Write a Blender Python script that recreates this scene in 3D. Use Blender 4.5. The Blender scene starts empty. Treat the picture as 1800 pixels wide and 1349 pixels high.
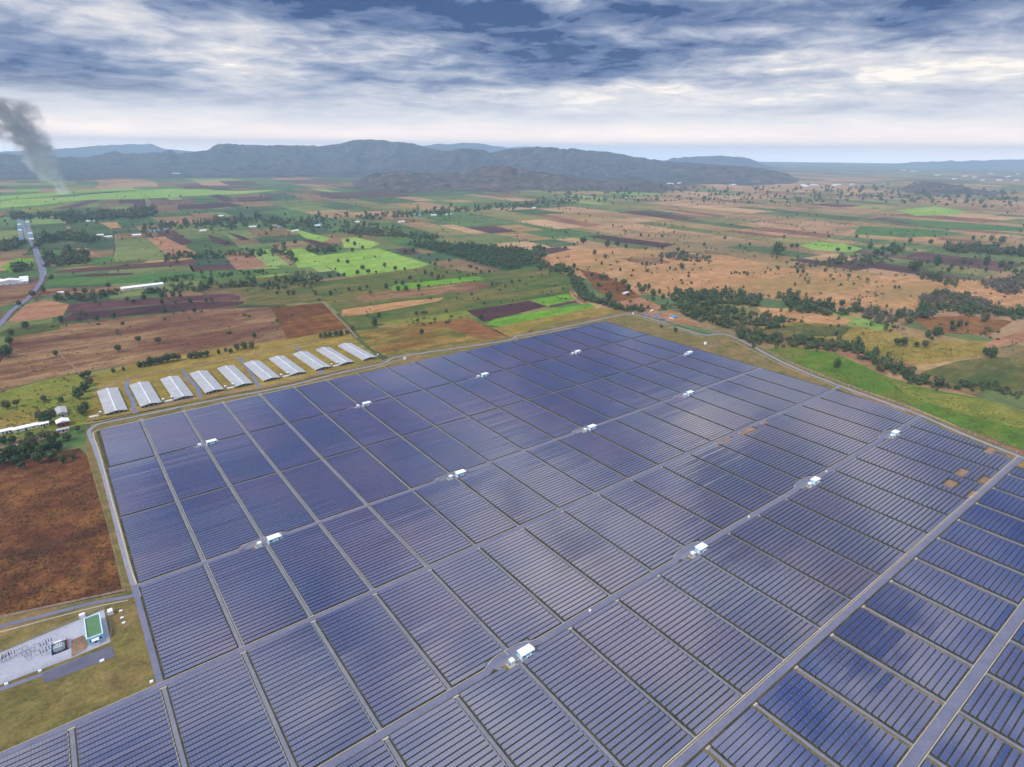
import bpy, bmesh, math, random
import numpy as np
from mathutils import Matrix, Vector
rnd = random.Random(7)
nrng = np.random.default_rng(11)
scene = bpy.context.scene
COL = scene.collection

# ------------------------------------------------------------------ camera (solved from the photo's panel grid)
H = 220.0
FPX, YAW, PITCH, ROLL = 1057.53, 0.6541, 0.366855, -0.009638
def cam_axes():
    cy, sy, cp, sp = math.cos(YAW), math.sin(YAW), math.cos(PITCH), math.sin(PITCH)
    fw = np.array([sy*cp, cy*cp, -sp]); r = np.array([cy, -sy, 0.0]); d = np.cross(fw, r)
    r2 = math.cos(ROLL)*r + math.sin(ROLL)*d; d2 = -math.sin(ROLL)*r + math.cos(ROLL)*d
    return r2, d2, fw
RX, DX, FW = cam_axes()
cam_data = bpy.data.cameras.new('camera'); cam = bpy.data.objects.new('camera', cam_data); COL.objects.link(cam)
cam_data.sensor_width = 36.0; cam_data.lens = FPX/1800*36.0
cam_data.clip_start = 1.0; cam_data.clip_end = 200000.0
M = Matrix(((RX[0], -DX[0], -FW[0], 0), (RX[1], -DX[1], -FW[1], 0), (RX[2], -DX[2], -FW[2], H), (0, 0, 0, 1)))
cam.matrix_world = M
scene.camera = cam

# ------------------------------------------------------------------ world: cloudy sky over a Nishita sky
SUN_EL, SUN_AZ = math.radians(44), math.radians(266)      # azimuth clockwise from +Y
def N(nt, t, loc=None, **kw):
    n = nt.nodes.new(t)
    for k, v in kw.items():
        if k.startswith('i_'):
            n.inputs[int(k[2:]) if k[2:].isdigit() else k[2:].replace('_', ' ')].default_value = v
        else: setattr(n, k, v)
    return n
class NT:
    """tiny wrapper for math on node sockets"""
    def __init__(s, nt): s.nt = nt
    def _in(s, n, i, v):
        if isinstance(v, bpy.types.NodeSocket): s.nt.links.new(v, n.inputs[i])
        else: n.inputs[i].default_value = v
    def m(s, op, a, b=0.0, c=0.0, clamp=False):
        n = s.nt.nodes.new('ShaderNodeMath'); n.operation = op; n.use_clamp = clamp
        s._in(n, 0, a); s._in(n, 1, b); s._in(n, 2, c); return n.outputs[0]
    def vm(s, op, a, b=(0, 0, 0), scale=None):
        n = s.nt.nodes.new('ShaderNodeVectorMath'); n.operation = op
        s._in(n, 0, a); s._in(n, 1, b)
        if scale is not None: s._in(n, 3, scale)
        return n.outputs[0]
    def comb(s, x, y, z):
        n = s.nt.nodes.new('ShaderNodeCombineXYZ'); s._in(n, 0, x); s._in(n, 1, y); s._in(n, 2, z); return n.outputs[0]
    def sep(s, v):
        n = s.nt.nodes.new('ShaderNodeSeparateXYZ'); s._in(n, 0, v); return n.outputs
    def noise(s, v, scale=1.0, detail=4.0, rough=0.55, dist=0.0, lac=2.0):
        n = s.nt.nodes.new('ShaderNodeTexNoise'); s._in(n, 'Vector', v)
        n.inputs['Scale'].default_value = scale; n.inputs['Detail'].default_value = detail
        n.inputs['Roughness'].default_value = rough; n.inputs['Distortion'].default_value = dist
        n.inputs['Lacunarity'].default_value = lac
        return n.outputs
    def ramp(s, f, stops, interp='LINEAR'):
        n = s.nt.nodes.new('ShaderNodeValToRGB'); s._in(n, 0, f); cr = n.color_ramp; cr.interpolation = interp
        while len(cr.elements) > 1: cr.elements.remove(cr.elements[-1])
        cr.elements[0].position = stops[0][0]; cr.elements[0].color = (*stops[0][1][:3], 1)
        for p_, c_ in stops[1:]:
            e = cr.elements.new(p_); e.color = (*c_[:3], 1)
        return n.outputs[0]
    def mix(s, f, a, b, mode='MIX'):
        n = s.nt.nodes.new('ShaderNodeMix'); n.data_type = 'RGBA'; n.blend_type = mode
        s._in(n, 0, f); s._in(n, 6, a if isinstance(a, bpy.types.NodeSocket) else (*a[:3], 1)); s._in(n, 7, b if isinstance(b, bpy.types.NodeSocket) else (*b[:3], 1))
        return n.outputs[2]
    def mr(s, v, a, b, c=0.0, d=1.0, smooth=False):
        n = s.nt.nodes.new('ShaderNodeMapRange'); n.interpolation_type = 'SMOOTHSTEP' if smooth else 'LINEAR'
        s._in(n, 0, v); s._in(n, 1, a); s._in(n, 2, b); s._in(n, 3, c); s._in(n, 4, d); return n.outputs[0]
def lin(c): return c/12.92 if c <= 0.04045 else ((c+0.055)/1.055)**2.4
def S(r, g, b, k=1.0): return tuple(lin(v/255.0)*k for v in (r, g, b))

def px_dir(x, y):
    d = (x-900)/FPX*RX + (y-674.5)/FPX*DX + FW
    return d/np.linalg.norm(d)
def azel(x, y):
    d = px_dir(x, y); return math.atan2(d[0], d[1]), math.asin(d[2])

world = bpy.data.worlds.new('World'); scene.world = world; world.use_nodes = True
wn = world.node_tree; wn.nodes.clear(); w = NT(wn)
out = wn.nodes.new('ShaderNodeOutputWorld'); bg = wn.nodes.new('ShaderNodeBackground')
tc = wn.nodes.new('ShaderNodeTexCoord'); dvec = tc.outputs['Generated']
dxs = w.sep(dvec)
zc = w.m('MAXIMUM', dxs[2], 0.0)
den = w.m('ADD', zc, 0.085)
pl = w.comb(w.m('DIVIDE', dxs[0], den), w.m('DIVIDE', dxs[1], den), 0.37)
n_big = w.noise(pl, 0.42, 5, 0.52, 0.25)[0]
n_fine = w.noise(pl, 1.0, 9, 0.60, 0.2)[0]
n_puff = w.noise(w.vm('ADD', pl, (7.3, 2.1, 0.0)), 3.6, 7, 0.55, 0.5)[0]
az = w.m('ARCTAN2', dxs[0], dxs[1]); el = w.m('ARCSINE', dxs[2])
wob = w.noise(w.comb(w.m('MULTIPLY', az, 6.0), w.m('MULTIPLY', el, 22.0), 3.0), 1.0, 7, 0.58, 0.2)
wsep = w.sep(wob[1])
az2 = w.m('ADD', az, w.m('MULTIPLY', w.m('SUBTRACT', wsep[0], 0.5), 0.22))
el2 = w.m('ADD', el, w.m('MULTIPLY', w.m('SUBTRACT', wsep[1], 0.5), 0.060))
def blob(x, y, wx, wy, amp):
    a0, e0 = azel(x, y)
    da = w.m('DIVIDE', w.m('SUBTRACT', az2, a0), wx/FPX); de = w.m('DIVIDE', w.m('SUBTRACT', el2, e0), wy/FPX)
    r2 = w.m('ADD', w.m('MULTIPLY', da, da), w.m('MULTIPLY', de, de))
    return w.m('MULTIPLY', w.m('EXPONENT', w.m('MULTIPLY', r2, -1.0)), amp)
dark = None
for b in [(930, 62, 240, 40, 0.34), (1040, 122, 230, 26, 0.40), (820, 92, 150, 34, 0.22), (560, 18, 260, 30, 0.30), (1000, 8, 420, 22, 0.22), (1250, 40, 200, 28, 0.20), (60, 100, 170, 20, 0.30),
          (200, 152, 260, 18, 0.30), (420, 178, 260, 14, 0.18), (60, 135, 120, 12, 0.16), (30, 30, 160, 18, 0.14), (1720, 18, 120, 34, 0.36), (1640, 52, 70, 20, 0.24), (1480, 22, 160, 16, 0.16), (1350, 75, 120, 14, 0.12), (1450, 195, 160, 8, 0.12), (700, 205, 160, 8, 0.10), (1180, 85, 120, 14, 0.16),
          (700, 100, 170, 16, -0.14), (1380, 120, 300, 24, -0.14), (1100, 168, 330, 12, -0.20), (420, 95, 200, 20, -0.10), (200, 40, 130, 22, -0.12), (1650, 130, 220, 26, -0.16), (1050, 60, 50, 12, -0.16), (1560, 80, 120, 14, -0.10), (640, 75, 90, 14, -0.14)]:
    v = blob(*b[:4], b[4]*0.72); dark = v if dark is None else w.m('ADD', dark, v)
# thickness: high = thick dark cloud
den2 = w.m('ADD', zc, 0.30)
pl2 = w.comb(w.m('DIVIDE', dxs[0], den2), w.m('DIVIDE', dxs[1], den2), 5.7)  # offset picked so the overhead gaps reflect dark in the near-right panels
n_mid = w.noise(pl2, 2.4, 7, 0.55, 0.5)[0]
mid = w.m('MULTIPLY', w.m('SUBTRACT', n_mid, 0.5), w.mr(el, 0.12, 0.45, 0.35, 2.0))
def cen(v, k): return w.m('MULTIPLY', w.m('SUBTRACT', v, 0.5), k)
puff = w.m('MULTIPLY', cen(n_puff, 0.80), w.mr(el, 0.03, 0.12, 0.35, 1.0))
thick = w.m('ADD', w.m('ADD', 0.600, w.m('ADD', w.m('ADD', cen(n_big, 0.20), cen(n_fine, 0.80)), puff)), w.m('ADD', dark, mid))
thick = w.m('ADD', thick, w.mr(el, 0.05, 0.22, -0.05, 0.05))
streak = w.noise(w.comb(w.m('MULTIPLY', az2, 2.2), w.m('MULTIPLY', el2, 22.0), 1.0), 1.5, 6, 0.55, 0.2)[0]
thick = w.m('ADD', thick, w.m('MULTIPLY', w.m('SUBTRACT', streak, 0.5), 0.50))
cloud = w.ramp(thick, [(0.30, S(252, 242, 228, 0.68)), (0.43, S(224, 221, 222, 0.62)), (0.55, S(200, 202, 211, 0.62)), (0.68, S(166, 174, 194, 0.62)), (0.82, S(124, 139, 170, 0.62)), (0.96, S(86, 108, 150, 0.62)), (1.15, S(52, 80, 126, 0.62))])
# clear pale air low over the horizon
low = w.mr(el, 0.0, 0.105, 1.0, 0.0, True)
cloud = w.mix(w.m('MULTIPLY', low, 0.82), cloud, S(240, 233, 226, 0.80))
cloud = w.vm('MULTIPLY', cloud, w.mix(w.mr(el, -0.01, 0.055, 1.0, 0.0, True), (1, 1, 1), (2.6, 2.0, 1.45)))
# overcast skies are brighter towards the zenith
grad = w.mr(zc, 0.18, 0.9, 1.0, 2.3)
cloud = w.vm('SCALE', cloud, scale=grad)
sky = wn.nodes.new('ShaderNodeTexSky'); sky.sky_type = 'NISHITA'; sky.sun_disc = False
sky.sun_elevation = SUN_EL; sky.sun_rotation = SUN_AZ; sky.air_density = 1.6; sky.dust_density = 0.4; sky.ozone_density = 3.0
nish = w.vm('SCALE', sky.outputs[0], scale=0.07)
cover = w.m('SUBTRACT', 1.0, w.m('MULTIPLY', w.mr(n_mid, 0.36, 0.44, 1.0, 0.0, True), w.mr(el, 0.25, 0.6, 0.0, 0.9)))  # unseen blue gaps high overhead, added for their reflections in the panels
cloud = w.mix(w.mr(el, -0.010, 0.014, 1.0, 0.0, True), cloud, S(246, 241, 238, 2.0))
final = w.mix(cover, nish, cloud)
wn.links.new(final, bg.inputs[0]); bg.inputs[1].default_value = 1.0
wn.links.new(bg.outputs[0], out.inputs[0])

sun_d = bpy.data.lights.new('sun', 'SUN'); sun_d.energy = 1.5; sun_d.angle = math.radians(14); sun_d.color = (1.0, 0.95, 0.87)
sun = bpy.data.objects.new('sun', sun_d); COL.objects.link(sun)
sdir = Vector((math.sin(SUN_AZ)*math.cos(SUN_EL), math.cos(SUN_AZ)*math.cos(SUN_EL), math.sin(SUN_EL)))
sun.rotation_euler = sdir.to_track_quat('Z', 'Y').to_euler()

vs = scene.view_settings; vs.view_transform = 'Standard'; vs.look = 'None'; vs.gamma = 1.0; vs.use_curve_mapping = False
vs.exposure = 0.86
scene.render.engine = 'CYCLES'
cy = scene.cycles
cy.use_denoising = True; cy.max_bounces = 6; cy.diffuse_bounces = 3; cy.glossy_bounces = 3; cy.volume_bounces = 2; cy.transparent_max_bounces = 8
cy.caustics_reflective = False; cy.caustics_refractive = False; cy.sample_clamp_indirect = 4.0

# ------------------------------------------------------------------ helpers
def G(x, y):                                            # photo pixel -> ground point (metres)
    d = (x-900)/FPX*RX + (y-674.5)/FPX*DX + FW
    t = -H/d[2]; return np.array([d[0]*t, d[1]*t])
def PX(X, Y, Z=0.0):                                    # world -> photo pixel
    q = np.array([X, Y, Z-H]); zz = q@FW; return (q@RX)/zz*FPX+900, (q@DX)/zz*FPX+674.5
def tag(o, label=None, cat=None, group=None, kind=None):
    if label: o['label'] = label
    if cat: o['category'] = cat
    if group: o['group'] = group
    if kind: o['kind'] = kind
    return o
def link(name, me, parent=None, loc=(0, 0, 0), rz=0.0):
    o = bpy.data.objects.new(name, me); COL.objects.link(o)
    o.location = loc; o.rotation_euler = (0, 0, rz)
    if parent is not None: o.parent = parent
    return o
def empty(name, loc=(0, 0, 0), rz=0.0):
    o = link(name, None, None, loc, rz); o.empty_display_size = 2.0; return o
class MB:
    def __init__(s): s.v = []; s.f = []
    def poly(s, pts):
        n = len(s.v); s.v += [tuple(map(float, p)) for p in pts]; s.f.append(tuple(range(n, n+len(pts)))); return s
    def box(s, x0, x1, y0, y1, z0, z1, T=None):
        c = [(x0, y0, z0), (x1, y0, z0), (x1, y1, z0), (x0, y1, z0), (x0, y0, z1), (x1, y0, z1), (x1, y1, z1), (x0, y1, z1)]
        if T: c = [T(*p) for p in c]
        n = len(s.v); s.v += c
        s.f += [tuple(n+i for i in q) for q in ((3, 2, 1, 0), (4, 5, 6, 7), (0, 1, 5, 4), (1, 2, 6, 5), (2, 3, 7, 6), (3, 0, 4, 7))]; return s
    def tube(s, a, b, r0, r1, n=6, cap=True):
        a = Vector(a); b = Vector(b); d = (b-a).normalized(); u = d.orthogonal().normalized(); v = d.cross(u); k = len(s.v)
        for c, r in ((a, r0), (b, r1)):
            for i in range(n):
                t = 2*math.pi*i/n; s.v.append(tuple(c+u*math.cos(t)*r+v*math.sin(t)*r))
        for i in range(n): j = (i+1) % n; s.f.append((k+i, k+j, k+n+j, k+n+i))
        if cap: s.f.append(tuple(k+n+i for i in range(n))); s.f.append(tuple(k+n-1-i for i in range(n)))
        return s
    def prism(s, prof, y0, y1):                         # profile in x,z extruded along y
        n = len(s.v); m = len(prof)
        s.v += [(x, y0, z) for x, z in prof]+[(x, y1, z) for x, z in prof]
        for i in range(m): j = (i+1) % m; s.f.append((n+i, n+j, n+m+j, n+m+i))
        s.f.append(tuple(n+m-1-i for i in range(m))); s.f.append(tuple(n+m+i for i in range(m))); return s
    def mesh(s, name, mat, smooth=False):
        me = bpy.data.meshes.new(name); me.from_pydata(s.v, [], s.f); me.materials.append(mat)
        bm = bmesh.new(); bm.from_mesh(me); bmesh.ops.recalc_face_normals(bm, faces=bm.faces); bm.to_mesh(me); bm.free()
        if smooth: me.polygons.foreach_set('use_smooth', [True]*len(me.polygons))
        return me
    def build(s, name, mat, parent=None, loc=(0, 0, 0), rz=0.0, smooth=False):
        return link(name, s.mesh(name, mat, smooth), parent, loc, rz)
def np_mesh(name, V, F, mat, smooth=False):
    """V (n,3), F (m,k) uniform face size"""
    me = bpy.data.meshes.new(name); m, k = F.shape
    me.vertices.add(len(V)); me.vertices.foreach_set('co', np.asarray(V, np.float32).ravel())
    me.loops.add(m*k); me.loops.foreach_set('vertex_index', np.asarray(F, np.int32).ravel())
    me.polygons.add(m); me.polygons.foreach_set('loop_start', np.arange(0, m*k, k, dtype=np.int32))
    me.polygons.foreach_set('use_smooth', np.full(m, smooth, bool))
    me.update(calc_edges=True); me.materials.append(mat); return me

ORD = ['first', 'second', 'third', 'fourth', 'fifth', 'sixth', 'seventh', 'eighth', 'ninth', 'tenth', 'eleventh', 'twelfth', 'thirteenth', 'fourteenth',
       'fifteenth', 'sixteenth', 'seventeenth', 'eighteenth', 'nineteenth', 'twentieth']
TENS = {20: 'twenty', 30: 'thirty', 40: 'forty'}
def ordw(n):
    if n <= 20: return ORD[n-1]
    if n % 10 == 0: return TENS[n][:-1]+'ieth'
    return TENS[n//10*10]+'-'+ORD[n % 10-1]

# ------------------------------------------------------------------ materials
def base_mat(name, rough=0.9, spec=0.25):
    m = bpy.data.materials.new(name); m.use_nodes = True; nt = m.node_tree
    b = nt.nodes['Principled BSDF']; b.inputs['Roughness'].default_value = rough; b.inputs['Specular IOR Level'].default_value = spec
    return m, nt, b, NT(nt)
def plain(name, c, rough=0.7, spec=0.3, vary=0.12, scale=0.6, metal=0.0):
    m, nt, b, t = base_mat(name, rough, spec)
    pos = nt.nodes.new('ShaderNodeNewGeometry').outputs['Position']
    n = t.noise(pos, scale, 4, 0.6)[0]
    f = t.mr(n, 0.25, 0.75, 1-vary, 1+vary)
    col = t.vm('SCALE', nt_rgb(nt, c), scale=f); nt.links.new(col, b.inputs['Base Color']); b.inputs['Metallic'].default_value = metal
    return m
def nt_rgb(nt, c):
    n = nt.nodes.new('ShaderNodeRGB'); n.outputs[0].default_value = (*c[:3], 1); return n.outputs[0]
def field_mat(name, c1, c2, c3=None, scale=0.012, stretch=(1.0, 2.6), fine=0.35, furrow=0.0, fang=0.0, fper=8.0, contrast=(0.40, 0.60), mott=0.30):
    """earth / crop: two or three tones in streaky patches, fine mottling, optional furrows"""
    m, nt, b, t = base_mat(name, 0.95, 0.1)
    pos = nt.nodes.new('ShaderNodeNewGeometry').outputs['Position']
    mp = nt.nodes.new('ShaderNodeMapping'); nt.links.new(pos, mp.inputs[0]); mp.inputs['Rotation'].default_value = (0, 0, fang); mp.inputs['Scale'].default_value = (stretch[0], stretch[1], 1)
    n1 = t.noise(mp.outputs[0], scale, 6, 0.62, 0.6)[0]
    n2 = t.noise(pos, fine, 4, 0.65)[0]
    n3 = t.noise(mp.outputs[0], scale*0.31, 3, 0.5)[0]
    col = t.mix(t.mr(n1, contrast[0], contrast[1], 0, 1), c1, c2)
    if c3 is not None: col = t.mix(t.mr(n3, 0.48, 0.66, 0, 0.85), col, c3)
    f = t.mr(n2, 0.30, 0.70, 1-mott, 1+mott)
    n4 = t.noise(pos, fine*0.16, 4, 0.65)[0]
    f = t.m('MULTIPLY', f, t.mr(n4, 0.32, 0.68, 1-0.8*mott, 1+0.8*mott))
    if furrow:
        wv = nt.nodes.new('ShaderNodeTexWave'); wv.bands_direction = 'Y'; nt.links.new(mp.outputs[0], wv.inputs[0]); wv.inputs['Scale'].default_value = 0.314/fper/stretch[1]; wv.inputs['Distortion'].default_value = 2.5; wv.inputs['Detail'].default_value = 2
        wv.inputs['Detail Scale'].default_value = 0.4
        f = t.m('MULTIPLY', f, t.mr(wv.outputs[1], 0, 1, 1-furrow, 1+furrow))
    col = t.vm('SCALE', col, scale=f); nt.links.new(col, b.inputs['Base Color'])
    return m
K = 0.68                                               # photo tone -> albedo
def SS(c, k=1.10):                                      # slightly richer earth tone
    l = lin(0) + sum(w_*v for w_, v in zip((0.3, 0.59, 0.11), S(*c))); return tuple(max(0.004, l+(v-l)*k)*K for v in S(*c))
def fm(name, a, b_, c=None, **kw): return field_mat(name, SS(a), SS(b_), SS(c) if c else None, **kw)

MAT = dict(
    brown=fm('dry brown field', (126, 92, 68), (166, 134, 98), (108, 70, 56), scale=0.02, stretch=(0.6, 2.8), furrow=0.09),
    redbrown=fm('rust brown scrub', (106, 66, 48), (132, 92, 58), (80, 54, 44), scale=0.05, stretch=(1, 1.5), fine=0.55, mott=0.5),
    orange=fm('orange brown field', (112, 72, 40), (140, 98, 58), (96, 58, 34), furrow=0.10, fang=1.57),
    burnt=fm('burnt dark field', (70, 46, 50), (92, 62, 60), furrow=0.12),
    maroon=fm('dark ploughed field', (90, 58, 62), (112, 76, 72), furrow=0.10),
    tan=fm('straw tan field', (206, 160, 116), (184, 140, 98), (164, 138, 90), scale=0.01, furrow=0.09),
    peach=fm('bare peach soil', (186, 140, 108), (168, 122, 92), furrow=0.06),
    olive=fm('olive pasture', (94, 100, 54), (128, 116, 70), (78, 92, 50), scale=0.02),
    green=fm('green crop', (88, 132, 68), (80, 112, 62), (110, 124, 70), furrow=0.11),
    midgreen=fm('mid green pasture', (78, 102, 50), (108, 112, 58), (132, 118, 70), scale=0.02),
    bright=fm('bright young crop', (156, 188, 94), (138, 172, 82), (172, 192, 108), furrow=0.09),
    lime=fm('lime crop', (128, 172, 66), (110, 152, 58), furrow=0.11),
    yellowgreen=fm('yellowing grass', (146, 142, 72), (124, 132, 62), scale=0.02),
    straw=fm('dry yellow grass', (170, 148, 84), (150, 128, 66), (134, 124, 62), scale=0.03),
    mixed=fm('mixed stubble', (104, 104, 48), (176, 142, 84), (124, 84, 48), scale=0.022),
    stubble=fm('ploughed stubble', (150, 108, 68), (134, 92, 56), furrow=0.14, fang=0.9),
    farmgrass=fm('grass verge', (144, 128, 82), (112, 108, 66), (154, 128, 90), scale=0.05, fine=0.7, contrast=(0.34, 0.66)),
    freshgreen=fm('fresh green pasture', (90, 124, 46), (114, 130, 56), (124, 120, 62), scale=0.02),
    orchard=fm('orchard floor', (52, 84, 50), (66, 98, 56)),
    dirt=fm('dirt track', (168, 140, 118), (150, 124, 102), fine=0.8),
    shadedsoil=fm('ground darkened below panels', (96, 88, 68), (78, 78, 54), scale=0.06, fine=0.8),  # toned darker than the verge to paint in shade between rows
)
def road_mat(name, a, b_, rough=0.85):
    m, nt, b, t = base_mat(name, rough, 0.3)
    pos = nt.nodes.new('ShaderNodeNewGeometry').outputs['Position']
    n1 = t.noise(pos, 0.07, 5, 0.65, 0.5)[0]; n2 = t.noise(pos, 1.1, 3, 0.6)[0]
    col = t.mix(t.mr(n1, 0.35, 0.65), S(*a, K), S(*b_, K))
    col = t.vm('SCALE', col, scale=t.mr(n2, 0.3, 0.7, 0.88, 1.12)); nt.links.new(col, b.inputs['Base Color']); return m
MAT['asphalt'] = road_mat('grey asphalt', (122, 124, 150), (138, 138, 160))
MAT['track'] = road_mat('concrete track', (132, 136, 152), (150, 150, 160))
MAT['perim'] = road_mat('pale worn asphalt', (150, 152, 170), (168, 166, 176))
MAT['kerb'] = road_mat('pale concrete', (214, 204, 186), (196, 184, 164))
MAT['gravel'] = road_mat('pale gravel', (188, 190, 206), (204, 204, 214))
MAT['white'] = plain('white painted steel', (0.84, 0.85, 0.86), 0.45, 0.4, 0.05)
MAT['cyan'] = plain('pale blue wall', (0.28, 0.60, 0.80), 0.55, 0.4, 0.06)
MAT['dark'] = plain('dark opening', (0.02, 0.022, 0.028), 0.6)
MAT['glass'] = plain('window glass', (0.03, 0.045, 0.06), 0.08, 0.6)
MAT['steel'] = plain('galvanised steel', (0.34, 0.37, 0.42), 0.4, 0.5, 0.1, metal=0.4)
MAT['grey'] = plain('grey equipment paint', (0.42, 0.46, 0.50), 0.5)
MAT['cream'] = plain('cream render', (0.72, 0.68, 0.58), 0.8)
MAT['concrete'] = plain('concrete pad', (0.50, 0.48, 0.45), 0.9)
MAT['ceramic'] = plain('brown insulator', (0.10, 0.035, 0.03), 0.25, 0.6)
MAT['greenroof'] = plain('green flat roof', S(98, 138, 98, 0.8), 0.85, 0.2, 0.10, 0.4)
MAT['rust'] = plain('rust red trim', (0.30, 0.06, 0.05), 0.7)
MAT['bark'] = plain('tree bark', (0.11, 0.08, 0.06), 0.95)
MAT['pond'] = plain('pond water', (0.10, 0.13, 0.15), 0.08, 0.6, 0.1, 0.05)

# corrugated roofs
def roof_mat(name, c, axis=1, per=1.0):
    m, nt, b, t = base_mat(name, 0.5, 0.45)
    tc_ = nt.nodes.new('ShaderNodeTexCoord').outputs['Object']; pos = nt.nodes.new('ShaderNodeNewGeometry').outputs['Position']
    n1 = t.noise(pos, 0.12, 5, 0.65, 0.6)[0]; n2 = t.noise(t.vm('MULTIPLY', pos, (0.6, 0.1, 0.3)), 1.4, 4, 0.6)[0]
    f = t.m('MULTIPLY', t.mr(n1, 0.3, 0.7, 0.84, 1.12), t.mr(n2, 0.3, 0.7, 0.90, 1.08))
    sh = t.sep(tc_)[axis]; br = t.m('PINGPONG', t.m('ADD', sh, t.m('MULTIPLY', n2, 0.2)), per*2.5)
    f = t.m('MULTIPLY', f, t.mr(br, 0.0, 0.14, 0.86, 1.0))
    nt.links.new(t.vm('SCALE', nt_rgb(nt, c), scale=f), b.inputs['Base Color']); return m
MAT['shedroof'] = roof_mat('weathered corrugated sheet', S(186, 187, 190, 0.80))
MAT['whiteroof'] = roof_mat('white sheet roof', (0.85, 0.86, 0.87))
MAT['blueroof'] = roof_mat('blue sheet roof', S(60, 150, 205, 0.8))
MAT['redroof'] = roof_mat('red tile roof', S(196, 104, 92, 0.8))

# solar glass: dark blue cells under glass, aluminium joints (uv in metres)
def panel_mat(name, c, line, du, dv, rough=0.09):
    m, nt, b, t = base_mat(name, rough, 0.5); b.inputs['IOR'].default_value = 2.2
    uv = nt.nodes.new('ShaderNodeUVMap').outputs[0]; s = t.sep(uv)
    pos = nt.nodes.new('ShaderNodeNewGeometry').outputs['Position']
    n = t.noise(pos, 0.03, 3, 0.6)[0]; n2 = t.noise(t.vm('MULTIPLY', pos, (0.45, 0.9, 0.0)), 1.0, 2, 0.5)
    col = t.mix(t.mr(n, 0.3, 0.7), S(*c[0]), S(*c[1]))
    col = t.mix(t.mr(t.sep(n2[1])[0], 0.35, 0.65, 0, 0.35), col, S(*c[2]))
    n5 = t.noise(pos, 0.011, 3, 0.55)[0]
    col = t.mix(t.mr(n5, 0.44, 0.62, 0, 0.5), col, S(c[2][0]*1.12, c[2][1]*1.05, c[2][2]*1.05))
    if line:
        gu = t.m('PINGPONG', s[0], du/2); gv = t.m('PINGPONG', s[1], dv/2)
        lu = t.m('LESS_THAN', gu, 0.035*du); lv = t.m('LESS_THAN', gv, 0.035)
        col = t.mix(t.m('MULTIPLY', t.m('MAXIMUM', lu, lv), line), col, S(176, 186, 206, 0.7))
    nt.links.new(col, b.inputs['Base Color']); return m
MAT['panel'] = panel_mat('framed solar modules', ((50, 50, 84), (41, 53, 98), (82, 61, 86)), 0.5, 1.2, 0.60)
MAT['panel2'] = panel_mat('frameless solar modules', ((30, 42, 92), (22, 46, 108), (44, 42, 90)), 0.0, 1.2, 0.62, 0.05)
MAT['under'] = plain('panel underside', (0.06, 0.06, 0.065), 0.8)

# foliage
def leaf_mat(name, a, b_, c):
    m, nt, b, t = base_mat(name, 0.75, 0.2)
    pos = nt.nodes.new('ShaderNodeNewGeometry').outputs['Position']; oi = nt.nodes.new('ShaderNodeObjectInfo').outputs['Random']
    n1 = t.noise(pos, 0.45, 3, 0.6)[0]; n2 = t.noise(pos, 0.035, 3, 0.6)[0]
    col = t.mix(t.mr(n1, 0.35, 0.65), a, b_); col = t.mix(t.mr(t.m('ADD', n2, t.m('MULTIPLY', oi, 0.2)), 0.45, 0.78, 0, 0.9), col, c)
    nt.links.new(col, b.inputs['Base Color']); return m
MAT['leaf'] = leaf_mat('dark green leaves', (0.016, 0.042, 0.014), (0.042, 0.084, 0.022), (0.072, 0.105, 0.032))
MAT['leaf2'] = leaf_mat('olive leaves', (0.036, 0.062, 0.020), (0.078, 0.108, 0.030), (0.11, 0.105, 0.046))
MAT['twig'] = leaf_mat('bare purple grey twigs', (0.13, 0.105, 0.11), (0.18, 0.15, 0.15), (0.11, 0.11, 0.08))

# ------------------------------------------------------------------ ground to the horizon, patchwork farmland, hills
def ground_mat():
    m, nt, b, t = base_mat('far countryside', 0.95, 0.1)
    pos = nt.nodes.new('ShaderNodeNewGeometry').outputs['Position']
    p2 = t.vm('MULTIPLY', pos, (1/420.0, 1/700.0, 0))
    vo = nt.nodes.new('ShaderNodeTexVoronoi'); vo.distance = 'CHEBYCHEV'; nt.links.new(p2, vo.inputs['Vector']); vo.inputs['Scale'].default_value = 1.0
    r = t.sep(vo.outputs['Color'])[0]
    n = t.noise(pos, 0.0004, 4, 0.55)[0]
    col = t.ramp(t.m('ADD', r, t.m('MULTIPLY', t.m('SUBTRACT', n, 0.5), 0.8)), [(0.0, S(96, 122, 70, K)), (0.2, S(128, 144, 86, K)), (0.38, S(150, 128, 92, K)), (0.55, S(112, 88, 76, K)), (0.7, S(176, 142, 112, K)), (0.86, S(100, 112, 72, K))], 'CONSTANT')
    sp = t.noise(pos, 0.02, 5, 0.7)[0]
    col = t.mix(t.mr(sp, 0.56, 0.62, 0, 0.8), col, S(58, 78, 56, K))
    nt.links.new(col, b.inputs['Base Color']); return m
gm = MB(); R_ = 24000.0; nseg = 96
gm.poly([(R_*math.cos(2*math.pi*i/nseg), R_*math.sin(2*math.pi*i/nseg), 0) for i in range(nseg)])
tag(gm.build('ground', ground_mat()), kind='structure')

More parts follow.
